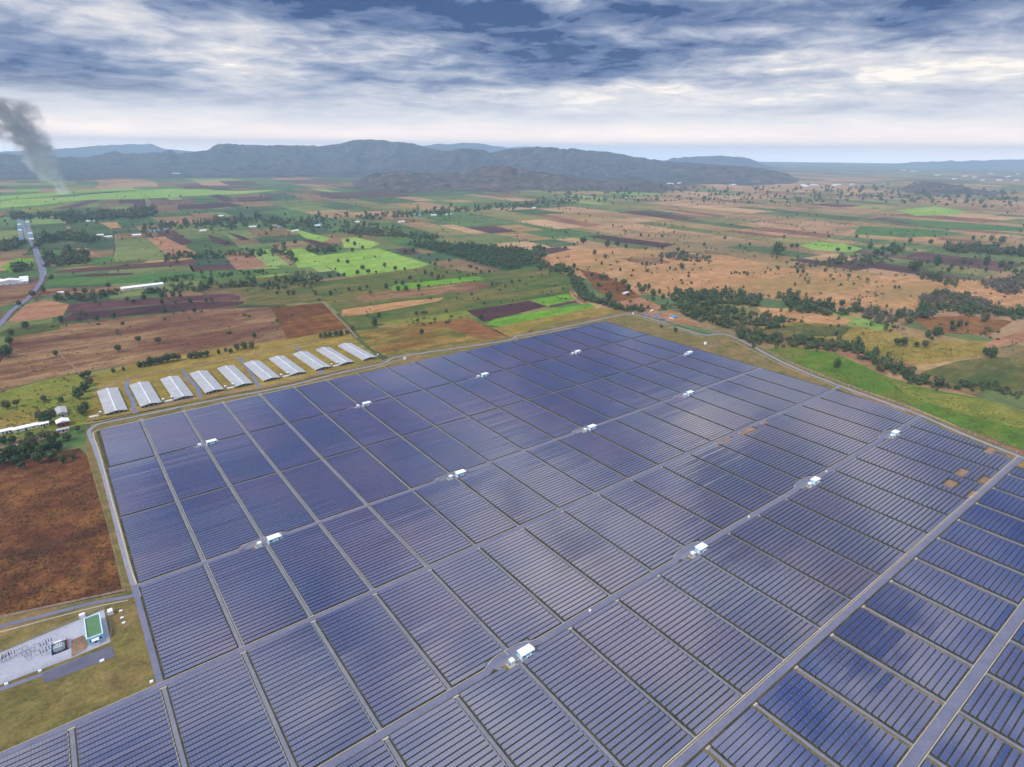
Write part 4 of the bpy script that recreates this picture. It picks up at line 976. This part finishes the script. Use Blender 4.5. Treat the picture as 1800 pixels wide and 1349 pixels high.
patch('green', gp((1176,572),(1200,570),(1270,586),(1240,588),(1200,578)), 0.57, 'grass_verge')

# ------------------------------------------------------------------ trees
def ico(sub):
    bm = bmesh.new(); bmesh.ops.create_icosphere(bm, subdivisions=sub, radius=1.0)
    v = np.array([x.co[:] for x in bm.verts]); f = np.array([[q.index for q in t.verts] for t in bm.faces]); bm.free(); return v, f
ICO1 = ico(1); ICO2 = ico(2)
def crown_geo(rs, lumps, base, leaves, flat=0.85, leafsize=0.16, lump_r=(0.34, 0.55)):
    V = []; F = []; n = 0
    bv, bf = base
    for k in range(lumps):
        a = rs.uniform(0, 2*math.pi); rr = math.sqrt(rs.uniform(0, 1))*0.62; z = rs.uniform(-0.45, 0.55)*flat
        r = rs.uniform(*lump_r)*(1-0.3*max(0, z))
        v = bv*(r*rs.uniform(0.75, 1.2, (len(bv), 1)))*np.array([1, 1, 0.8])+np.array([rr*math.cos(a), rr*math.sin(a), z])
        V.append(v); F.append(bf+n); n += len(v)
    if leaves:
        d = rs.normal(size=(leaves, 3)); d /= np.linalg.norm(d, axis=1, keepdims=True)
        c = d*rs.uniform(0.55, 1.08, (leaves, 1))*np.array([1, 1, flat])
        for q in range(leaves):
            u = rs.normal(size=3); u /= np.linalg.norm(u); w_ = np.cross(u, d[q]); w_ /= (np.linalg.norm(w_)+1e-6); s_ = leafsize*rs.uniform(0.6, 1.3)
            tri = np.array([c[q]-u*s_, c[q]+u*s_, c[q]+w_*s_*1.5]); V.append(tri); F.append(np.array([[n, n+1, n+2]])); n += 3
    return np.vstack(V), np.vstack(F)
def trunk_mesh(rs, h):
    b_ = MB(); b_.tube((0, 0, -0.2), (0.04, 0, h*0.55), 0.10, 0.06, 6)
    for k in range(4):
        a = k*1.6+rs.uniform(0, 0.8); b_.tube((0.03, 0, h*(0.35+0.1*k)), (0.45*math.cos(a), 0.45*math.sin(a), h*(0.8+0.08*k)), 0.05, 0.02, 5)
    return b_.mesh('trunk', MAT['bark'])
PROTO = []
for k in range(6):
    rs = np.random.default_rng(100+k); v, f = crown_geo(rs, 8+k, ICO2, 260, 0.75+0.1*k, 0.17, (0.24, 0.50))
    v = v+np.array([0, 0, 1.25])
    PROTO.append((np_mesh('crown', v, f, MAT['leaf'] if k % 3 else MAT['leaf2']), trunk_mesh(rs, 1.15)))
LOW = []
for k in range(6):
    rs = np.random.default_rng(200+k); v, f = crown_geo(rs, 4+k % 3, ICO1, 56, 0.7+0.12*k, 0.26, (0.30, 0.58)); v = v*np.array([rs.uniform(0.75, 1.25), rs.uniform(0.75, 1.25), 1.0]); LOW.append((v+np.array([0, 0, 0.8+0.08*k]), f))
TWIG = []
for k in range(4):
    rs = np.random.default_rng(300+k); v, f = crown_geo(rs, 0 if False else 1, ICO1, 46, 0.9, 0.26, (0.25, 0.3)); TWIG.append((v+np.array([0, 0, 0.9]), f))
def dist(g): return math.sqrt(g[0]**2+g[1]**2+H*H)
tree_count = [0]
def tree(x, y, wpx, lab, group, name='tree'):
    g = G(x, y); R = 0.40*wpx*dist(g)/FPX; k = rnd.randrange(6)
    e = empty(name, (g[0], g[1], 0.3), rnd.uniform(0, 6.28)); e.scale = (R, R, R*rnd.uniform(0.9, 1.25))
    link('crown', PROTO[k][0], e); link('trunk', PROTO[k][1], e)
    tag(e, lab, 'tree', group); tree_count[0] += 1
def cluster(kind, where, group, ox, oy, sc, pts, w0):
    pts = sorted(pts)
    n = len(pts)
    for q, p in enumerate(pts):
        wpx = p[2] if len(p) > 2 else w0*rnd.uniform(0.85, 1.2)
        lab = f'{kind} {where}' if n == 1 else f'{kind}, {ordw(q+1)} from left of those {where}'
        tree(ox+p[0]/sc, oy+p[1]/sc+wpx*0.2, wpx, lab, group)
cluster('round dark tree', 'in the broad brown field', 'trees in the broad brown field', 0, 440, 4, [(975,640,12),(1115,648,13),(835,710,12),(1790,610,9),(865,525,7),(395,738,9)], 11)
cluster('small tree', 'along the left edge below the road', 'trees at the left edge', 0, 440, 4, [(185,548,11),(85,598,9),(72,655,12),(20,735,16),(60,742,18),(135,383,8),(235,328,11),(310,292,8)], 10)
cluster('small tree', 'along the burnt strip', 'trees along the burnt strip', 0, 440, 4, [(805,472),(685,493),(560,498),(435,505),(670,370),(895,355),(1015,345),(1140,330),(1220,328),(1235,372),(1450,362),(1340,368),(1140,375),(940,370),(1270,330),(765,262),(1160,440,10),(1290,435),(1370,432),(600,300),(530,290)], 8)
cluster('field tree', 'in and around the big light green field', 'trees in the light green field', 450, 400, 4, [(695,122,8),(680,172,8),(645,252,9),(580,242,6),(905,275,8),(980,300,9),(790,318,10),(750,292,10),(715,325,9),(1045,298,6),(645,102,8),(750,148,7),(845,322,5),(560,298,4)], 8)
cluster('field tree', 'on the green slope below the light green field', 'trees on the green slope', 450, 400, 4, [(805,465),(780,425),(730,438),(655,443),(1030,400,9),(1085,365,9),(985,397),(1145,422,10),(1055,438,10),(1000,440,10),(915,425,9),(1190,325),(1235,342),(1285,362),(1160,385,5),(430,388,9),(420,408),(395,362),(525,475),(420,473),(205,428),(160,438),(520,350,9),(620,342,8),(580,343,7),(340,420),(250,400,8),(150,470,8),(230,472),(265,470)], 7.5)
cluster('lone tree', 'above the mixed stubble plot', 'trees around the stubble plot', 450, 400, 4, [(835,683,14),(865,632,9),(1135,665,9),(1180,605,8),(1125,612,6),(1200,605,5),(1580,640,10),(1165,745,10),(1560,508,6),(1605,540,5),(1720,530,4)], 8)
cluster('field tree', 'between the light green field and the orchard', 'trees left of the orchard', 450, 400, 4, [(1105,172,9),(1048,180,8),(1275,235,7),(1260,268,7),(1215,200,6),(1360,240,6),(1550,295,7),(1500,280,6),(1430,320,6),(1340,325,6),(1410,310,5),(1580,325,7),(1640,318,7),(1525,335,6),(275,112,8),(135,102,6),(75,52,6),(260,25,7),(1225,255,6),(1150,220,5)], 6.5)
cluster('scattered tree', 'on the tan plain beyond the creek', 'trees on the tan plain', 900, 400, 4, [(580,188,9),(655,212,9),(630,262),(760,305,6),(840,345,5),(850,308,5),(1240,352,6),(1190,285,11),(1110,293),(1150,300),(730,378,6),(560,342,8),(620,352,10),(660,362,11),(605,412,8),(1540,328,4),(1630,327,6),(1780,322,5),(955,308,5),(700,300,3),(1260,398,6),(1500,422,5),(1625,428,5),(982,328,4),(1048,240,7),(1005,268,5),(915,262,6),(945,265,8)], 5)
cluster('bushy tree', 'around the pale hut beyond the creek', 'trees around the hut beyond the creek', 900, 400, 4, [(785,400,15),(815,435,12),(910,455,18),(890,415,10),(990,470,12),(960,428,8),(935,420,8),(1060,498,9),(680,508,16),(1060,575,12),(1035,462,8),(815,480,7),(740,448,6),(350,300,10),(410,305,7),(460,300,6),(435,285,8)], 9)
cluster('dark tree', 'on the far tan fields', 'trees on the far tan fields', 900, 400, 4, [(500,105,16),(670,132,12),(740,125,11),(800,142,8),(1055,150,8),(1165,165,8),(1390,218,6),(1140,122,4),(435,125,6),(370,150,5),(375,40,5),(285,75,4),(905,60,6),(1055,70,7),(960,65,5),(1495,85,7),(1350,130,6),(1600,135,5),(1670,125,5),(1640,150,4),(705,185,4),(1230,190,7)], 6)
cluster('dark tree', 'on the right hand plain', 'trees on the right hand plain', 1350, 400, 4, [(65,180,22),(165,138,8),(200,138,8),(488,165,8),(570,155,7),(715,142,10),(755,190,12),(800,195,8),(880,185,11),(1060,265,11),(1010,295,15),(1040,300,10),(1050,342,7),(1185,258,14),(1265,312,8),(1530,258,11),(1635,275,9),(1705,260,8),(1690,300,8),(1735,318,9),(1780,323,7),(1530,308,6),(1355,298,6),(1120,252,6),(1375,252,9),(205,318,7),(245,318,7),(400,312,7),(565,350,8),(70,296,7),(890,428,5),(920,428,5),(520,545,10),(360,530,8),(425,527,10),(300,525,7),(620,70,6),(425,70,5),(110,75,6),(1290,280,7),(1440,85,6),(1565,95,8),(1640,105,11),(995,110,8),(1140,115,8)], 7)
cluster('rounded bush', 'on the olive grass right of the tree belt', 'bushes on the olive grass', 1300, 540, 4, [(1105,262,13),(1150,262,13),(1240,275,9),(1300,280,12),(1730,330,14),(1770,342,16),(1380,190,16),(1320,205,11),(1405,185,9),(1490,122,8),(1540,135,10),(1500,160,11),(1590,130,7),(1720,95,14),(1590,548,9),(1385,548,18),(680,418,14),(680,195,8),(1035,135,7),(600,212,4),(1350,230,6)], 10)
tree(1187, 585, 9, 'round dark tree on the grass verge inside the far corner', 'trees inside the farm'); tree(1162, 577, 7, 'small olive tree on the grass verge left of the round dark one', 'trees inside the farm')
tree(1324, 612, 9, 'dark bush beside the perimeter road bend at the tree belt', 'trees inside the farm'); tree(932, 584, 4, 'tiny bush on the strip outside the far perimeter road', 'trees inside the farm')
cluster('leafy tree', 'in the dark clump by the farm shed', 'trees in the farm clump', 0, 0, 1, [(6,812,24),(25,806,22),(30,815,16),(48,800,26),(60,790,22),(68,812,16),(88,792,24),(96,775,20),(80,770,18),(92,806,18),(75,800,15),(40,822,12),(112,812,12),(92,738,20),(82,742,18),(70,735,14),(138,758,10),(146,728,16),(140,700,18),(152,722,14),(108,706,10),(78,704,10),(30,713,10),(12,717,14),(120,772,14),(105,790,14),(128,805,10),(150,686,16),(158,676,14),(156,662,12),(146,664,10),(8,780,14),(24,778,12),(54,772,14)], 16)
cluster('hedge tree', 'in the hedge behind the sheds', 'trees in the hedge behind the sheds', 0, 0, 1, [(246,645,10),(256,643,12),(265,641,13),(275,639,14),(285,637,14),(295,635,14),(305,633,14),(314,632,13),(335,630,12),(345,628,13),(354,627,12),(364,626,11),(397,618,7),(406,620,9),(417,614,12),(430,612,13),(443,611,12),(385,622,7),(564,593,9),(572,592,10),(581,591,11),(591,590,12),(600,588,12),(610,586,10),(620,580,9),(200,655,7),(218,652,6)], 11)

# ---- woods and the far scatter, too many to count
mass = {'leaf': [], 'leaf2': [], 'twig': []}
def add_mass(g, R, kind, zs=1.0):
    mass[kind].append((g[0], g[1], R, zs*rnd.uniform(0.6, 1.45), rnd.uniform(0, 6.28), rnd.randrange(6)))
def wood(poly, n, wpx, kinds):
    xs = [p[0] for p in poly]; ys = [p[1] for p in poly]; c = 0; tries = 0
    n = int(n*1.6)
    while c < n and tries < n*40:
        tries += 1
        x = rnd.uniform(min(xs), max(xs)); y = rnd.uniform(min(ys), max(ys))
        if not in_poly((x, y), poly): continue
        g = G(x, y); add_mass(g, 0.42*wpx*rnd.uniform(0.55, 1.35)*dist(g)/FPX, rnd.choice(kinds)); c += 1
def belt(pts, n, wpx, spread, kinds):
    P = smooth(pts, 6); L = [0]
    for i in range(1, len(P)): L.append(L[-1]+float(np.linalg.norm(P[i]-P[i-1])))
    for k in range(int(n*1.6)):
        t = rnd.uniform(0, L[-1]); x = np.interp(t, L, [p[0] for p in P])+rnd.gauss(0, spread*0.6); y = np.interp(t, L, [p[1] for p in P])+rnd.gauss(0, spread)
        g = G(x, y); add_mass(g, 0.42*wpx*rnd.uniform(0.55, 1.35)*dist(g)/FPX, rnd.choice(kinds))
DG = ['leaf', 'leaf', 'leaf2']
wood([(1172,520),(1200,512),(1260,516),(1250,530),(1270,545),(1300,548),(1330,552),(1378,566),(1378,576),(1350,580),(1310,572),(1290,580),(1240,570),(1200,556),(1190,535)], 230, 9, DG)
wood([(1200,520),(1290,513),(1345,526),(1330,540),(1260,536)], 110, 8, ['leaf', 'leaf2', 'twig', 'leaf'])
wood([(1368,522),(1400,520),(1450,540),(1500,548),(1490,556),(1420,556),(1385,545)], 75, 9, DG)
wood([(1290,578),(1320,585),(1350,600),(1330,606),(1300,596)], 50, 9, DG)
belt([(1310,592),(1345,600),(1395,602),(1440,608),(1480,612),(1510,620),(1545,640),(1575,650),(1600,662),(1625,672)], 190, 9, 5, DG)
belt([(1622,670),(1645,680),(1690,680),(1730,680),(1762,688),(1800,700)], 46, 7, 3, DG)
belt([(1500,545),(1560,562),(1600,555),(1640,552)], 70, 9, 5, ['leaf', 'leaf2', 'twig'])
belt([(1620,540),(1680,548),(1740,550),(1800,556)], 60, 9, 4, DG)
wood([(1610,525),(1660,515),(1720,528),(1760,540),(1700,546),(1640,540)], 110, 8, ['twig', 'twig', 'twig', 'leaf2'])
wood([(1720,500),(1800,490),(1800,515),(1770,520)], 60, 8, ['twig', 'twig', 'leaf2'])
wood([(1140,450),(1180,447),(1240,455),(1255,462),(1200,460)], 50, 7, ['twig', 'leaf', 'twig'])
wood([(1480,452),(1540,450),(1570,460),(1520,470),(1440,466)], 60, 6, ['twig', 'leaf2', 'leaf'])
wood([(1000,486),(1015,488),(1040,528),(1060,535),(1020,530)], 90, 8, DG)
belt([(940,452),(950,446),(955,440)], 26, 9, 5, DG); belt([(905,470),(940,462),(955,470),(985,476),(1005,484)], 60, 9, 4, DG)
belt([(1020,500),(1030,520),(1045,530),(1075,538),(1100,545),(1130,548)], 90, 8, 2.5, DG)
wood([(714,430),(745,427),(800,429),(930,441),(935,454),(902,473),(890,475),(845,464)], 420, 6.5, ['leaf'])
wood([(600,408),(640,404),(720,412),(770,418),(760,424),(690,418),(620,414)], 150, 6, ['leaf', 'leaf2'])
belt([(20,478),(60,470)], 14, 9, 2, DG); belt([(80,462),(100,460),(130,458),(155,457)], 60, 9, 4, DG)
belt([(65,432),(100,420),(130,418),(170,428)], 60, 9, 3, DG); belt([(0,440),(30,432),(45,428)], 26, 8, 3, DG)
belt([(110,385),(160,383),(200,380),(250,380),(275,374)], 130, 7, 4, DG); belt([(250,410),(300,400),(360,398),(420,392),(480,394),(560,398),(640,402),(700,410)], 170, 7, 5, DG)
belt([(540,388),(600,384),(700,380),(780,374),(880,366),(960,360),(1020,352)], 170, 6, 3, DG); belt([(20,385),(60,384),(110,380)], 50, 6, 2.5, DG)
belt([(290,457),(340,452),(400,450),(470,446)], 55, 7, 3, DG); belt([(270,497),(330,490),(420,484),(470,478)], 40, 6, 2.5, DG)
belt([(210,514),(160,524),(110,526),(90,522)], 40, 7, 2, DG); belt([(255,516),(300,512),(340,510),(400,504),(450,500)], 60, 8, 3, DG)
belt([(455,510),(500,498),(560,492)], 40, 8, 4, DG); belt([(540,440),(570,444),(600,440)], 22, 8, 1.5, DG); belt([(480,448),(500,444),(520,460)], 22, 8, 3, DG)
belt([(1660,438),(1720,442),(1780,446),(1830,448)], 80, 8, 3, DG); belt([(1550,440),(1590,442)], 16, 8, 1.5, DG)
belt([(1390,470),(1460,465),(1480,450)], 30, 6, 3, ['leaf2', 'twig', 'leaf']); belt([(1620,490),(1650,494),(1680,502)], 26, 7, 2, ['leaf2', 'leaf'])
for yy, n_ in ((345, 90), (338, 70), (352, 70), (330, 60)):
    belt([(950, yy+6), (1150, yy), (1350, yy+4), (1550, yy+2), (1800, yy+10)], n_, 5, 3, DG)
# scatter over the plain
c = 0
while c < 2300:
    x = rnd.uniform(-20, 1820); y = 318+(rnd.random()**1.5)*270
    if y < 322: continue
    nz = mnoise.noise((x*0.012, y*0.05, 1.3))
    if nz < -0.02+0.5*(rnd.random()-0.55): continue
    if 590 < x < 2000 and y > 545+abs(x-1100)*0.11: continue
    if x < 700 and y > 470 and rnd.random() < 0.85: continue
    if 497 < x < 755 and 436 < y < 488: continue
    if x < 430 and y < 366 and rnd.random() < 0.7: continue
    g = G(x, y); d_ = dist(g); R = (1.0+rnd.random()**2.2*2.6)*(1.0 if d_ < 2500 else 1.25)
    if not (g[0] < 690 and g[1] < 690): add_mass(g, R, rnd.choice(['leaf', 'leaf', 'leaf2', 'leaf2', 'twig']))
    c += 1
# hedgerows along parcel edges
nb = 0
for (x0, x1, y0, y1) in cells:
    if nb > 2600 or rnd.random() < 0.62: continue
    e_ = rnd.choice((((x0, y0), (x1, y0)), ((x0, y0), (x0, y1))))
    L_ = math.dist(*e_); d0 = math.hypot(*e_[0])
    if d0 < 850 or d0 > 3600: continue
    t = 0.0; gap = rnd.uniform(7, 22)
    while t < 1:
        sx, sy = shear(e_[0][0]+(e_[1][0]-e_[0][0])*t, e_[0][1]+(e_[1][1]-e_[0][1])*t)
        t += gap*rnd.uniform(0.3, 1.7)/L_
        if mnoise.noise((sx*0.01, sy*0.01, 5)) < 0.0 or (sx < 700 and sy < 700): continue
        add_mass((sx+rnd.gauss(0, 1.5), sy+rnd.gauss(0, 1.5)), rnd.uniform(0.7, 2.3), rnd.choice(['leaf', 'leaf2', 'leaf2', 'twig'])); nb += 1
def build_mass(name, lst, protos, mat, lab):
    V = []; F = []; n = 0
    for (x, y, R, zs, rz, k) in lst:
        v, f = protos[k % len(protos)]; ca_, sa_ = math.cos(rz), math.sin(rz)
        vv = np.empty_like(v); vv[:, 0] = (v[:, 0]*ca_-v[:, 1]*sa_)*R+x; vv[:, 1] = (v[:, 0]*sa_+v[:, 1]*ca_)*R+y; vv[:, 2] = v[:, 2]*R*zs+0.1
        V.append(vv); F.append(f+n); n += len(v)
    o = link(name, np_mesh(name, np.vstack(V), np.vstack(F), mat)); tag(o, lab, 'trees', kind='stuff')
build_mass('woodland', mass['leaf'], LOW, MAT['leaf'], 'dark green woods, belts and far scattered trees over the plain')
build_mass('scrub', mass['leaf2'], LOW, MAT['leaf2'], 'olive scrub and smaller trees scattered over the plain')
build_mass('bare_scrub', mass['twig'], TWIG, MAT['twig'], 'leafless purple grey scrub on the right hand plain')

tuft_g = []; tuft_y = []
def tufts(poly, n, lst, r0, r1):
    xs = [p[0] for p in poly]; ys = [p[1] for p in poly]; c = 0
    while c < n:
        x = rnd.uniform(min(xs), max(xs)); y = rnd.uniform(min(ys), max(ys))
        if not in_poly((x, y), poly) or mnoise.noise((x*0.03, y*0.03, 4.0)) < rnd.uniform(-0.5, 0.35): continue
        g = G(x, y); lst.append((g[0], g[1], rnd.uniform(r0, r1), 0.6, rnd.uniform(0, 6.28), rnd.randrange(4))); c += 1
RUST = [(0,815),(60,806),(138,792),(150,805),(188,930),(212,1040),(130,1058),(0,1084)]
tufts(RUST, 420, tuft_g, 0.25, 0.75); tufts(RUST, 1500, tuft_y, 0.25, 0.7)
tufts([(0,1112),(90,1092),(235,1060),(270,1180),(276,1200),(120,1276),(0,1330)], 700, tuft_y, 0.12, 0.35)
tufts([(0,690),(145,655),(160,700),(122,750),(0,772)], 160, tuft_g, 0.5, 1.4)
tufts([(25,594),(475,542),(500,596),(240,638),(0,686)], 260, tuft_g, 0.4, 1.1)
tufts([(1350,616),(1470,624),(1640,688),(1800,740),(1800,790),(1480,674)], 500, tuft_g, 0.3, 0.9)
tufts([(1335,575),(1500,574),(1640,602),(1720,625),(1560,640),(1480,600)], 220, tuft_g, 0.4, 1.3)
for s_i in range(2, 8):
    for j in range(-1, 16):
        for q in range(46 if s_i >= 4 else 26):
            y = rnd.uniform(YA[s_i+1]+2.5, YA[s_i]-2.5); side = rnd.choice((-1.25, 1.2)) if s_i < 6 else -1.2
            x = XJ(j)+side+rnd.gauss(0, 0.12 if s_i < 6 else 0.4)
            if x > east(y)-14 or (s_i <= 3 and j < 1): continue
            if mnoise.noise((x*0.3, y*0.05, 2.0)) < -0.05: continue
            (tuft_g if rnd.random() < 0.6 else tuft_y).append((x, y, rnd.uniform(0.12, 0.34), 0.7, rnd.uniform(0, 6.28), rnd.randrange(4)))
build_mass('weeds', tuft_g, TWIG, MAT['leaf2'], 'low green weeds on rough ground round the farm')
MAT['dryleaf'] = leaf_mat('dry straw tufts', S(120, 78, 44, 0.6), S(168, 124, 66, 0.6), S(88, 58, 40, 0.6))
build_mass('dry_tufts', tuft_y, TWIG, MAT['dryleaf'], 'dry straw tufts on rough ground round the farm')

# ------------------------------------------------------------------ smoke from the burning field
def smoke(name, x, y, top_px, hgt, w_px, lean, dens, seed, lab, dark=0.5):
    g = G(x, y); d_ = dist(g); W = w_px/FPX*d_
    right = np.array([RX[0], RX[1]]); right /= np.linalg.norm(right)
    # envelope: a bent, widening tube with soft noise-driven density
    m = bpy.data.materials.new(name); m.use_nodes = True; nt = m.node_tree; nt.nodes.clear(); t = NT(nt)
    o = nt.nodes.new('ShaderNodeOutputMaterial'); pv = nt.nodes.new('ShaderNodeVolumePrincipled'); nt.links.new(pv.outputs[0], o.inputs['Volume'])
    oc = nt.nodes.new('ShaderNodeTexCoord').outputs['Object']; s_ = t.sep(oc)
    zn = t.m('DIVIDE', s_[2], hgt, clamp=True)
    lean_x = t.m('MULTIPLY', t.m('ADD', t.m('MULTIPLY', t.m('POWER', zn, 0.9), 1.0), t.m('MULTIPLY', t.m('SINE', t.m('MULTIPLY', zn, 9.0)), 0.06)), lean)
    rad = t.m('MULTIPLY', W, t.m('ADD', 0.15, t.m('MULTIPLY', zn, 0.62)))
    nz = t.noise(t.vm('SCALE', oc, scale=1/(W*0.30)), 1.0, 6, 0.62, 0.6)
    ns = t.sep(nz[1])
    ddx = t.m('ADD', t.m('SUBTRACT', s_[0], lean_x), t.m('MULTIPLY', t.m('SUBTRACT', ns[0], 0.5), t.m('MULTIPLY', rad, 3.0))); ddy = t.m('ADD', s_[1], t.m('MULTIPLY', t.m('SUBTRACT', ns[1], 0.5), t.m('MULTIPLY', rad, 2.5)))
    rr = t.m('DIVIDE', t.m('SQRT', t.m('ADD', t.m('MULTIPLY', ddx, ddx), t.m('MULTIPLY', ddy, ddy))), rad)
    fall = t.mr(rr, 0.15, 1.0, 1.0, 0.0, True)
    up = t.mr(zn, 0.0, 1.0, 1.8, 0.75); topf = t.mr(zn, 0.86, 1.0, 1.0, 0.0, True)
    de = t.m('MULTIPLY', t.m('MULTIPLY', t.m('MULTIPLY', fall, up), topf), t.mr(nz[0], 0.43, 0.60, 0.0, 2.0))
    nt.links.new(t.m('MULTIPLY', de, dens), pv.inputs['Density'])
    nt.links.new(t.ramp(zn, [(0.0, (0.95, 0.96, 0.98)), (0.35, (0.74, 0.77, 0.82)), (1.0, (0.44, 0.37, 0.33))]), pv.inputs['Color'])
    pv.inputs['Anisotropy'].default_value = 0.2
    b_ = MB(); n_ = 14; ring = 10
    for k in range(n_+1):
        z = k/n_; cx_ = lean*(z**0.9+0.06*math.sin(9*z)); r_ = W*(0.15+0.62*z)*1.45
        for a in range(ring): b_.v.append((cx_+r_*math.cos(2*math.pi*a/ring), r_*math.sin(2*math.pi*a/ring), z*hgt))
    for k in range(n_):
        for a in range(ring): b_.f.append((k*ring+a, k*ring+(a+1) % ring, (k+1)*ring+(a+1) % ring, (k+1)*ring+a))
    b_.f.append(tuple(range(ring))[::-1]); b_.f.append(tuple(n_*ring+a for a in range(ring)))
    e = b_.build(name, m, None, (g[0], g[1], 1.0), math.atan2(right[1], right[0])); tag(e, lab, 'smoke', kind='stuff')
smoke('smoke_plume', 116, 342, 165, 455, 58, -200, 0.045, 1, 'tall grey smoke plume leaning left above a burning field')

# ------------------------------------------------------------------ haze
hz = bpy.data.materials.new('valley haze'); hz.use_nodes = True; nt = hz.node_tree; nt.nodes.clear()
o = nt.nodes.new('ShaderNodeOutputMaterial'); pv = nt.nodes.new('ShaderNodeVolumePrincipled'); nt.links.new(pv.outputs[0], o.inputs['Volume'])
pv.inputs['Color'].default_value = (0.54, 0.75, 1.0, 1); pv.inputs['Density'].default_value = 8.5e-5; pv.inputs['Anisotropy'].default_value = 0.0
MB().box(-24500, 24500, -24500, 24500, -4.0, 520.0).build('haze', hz)['kind'] = 'stuff'
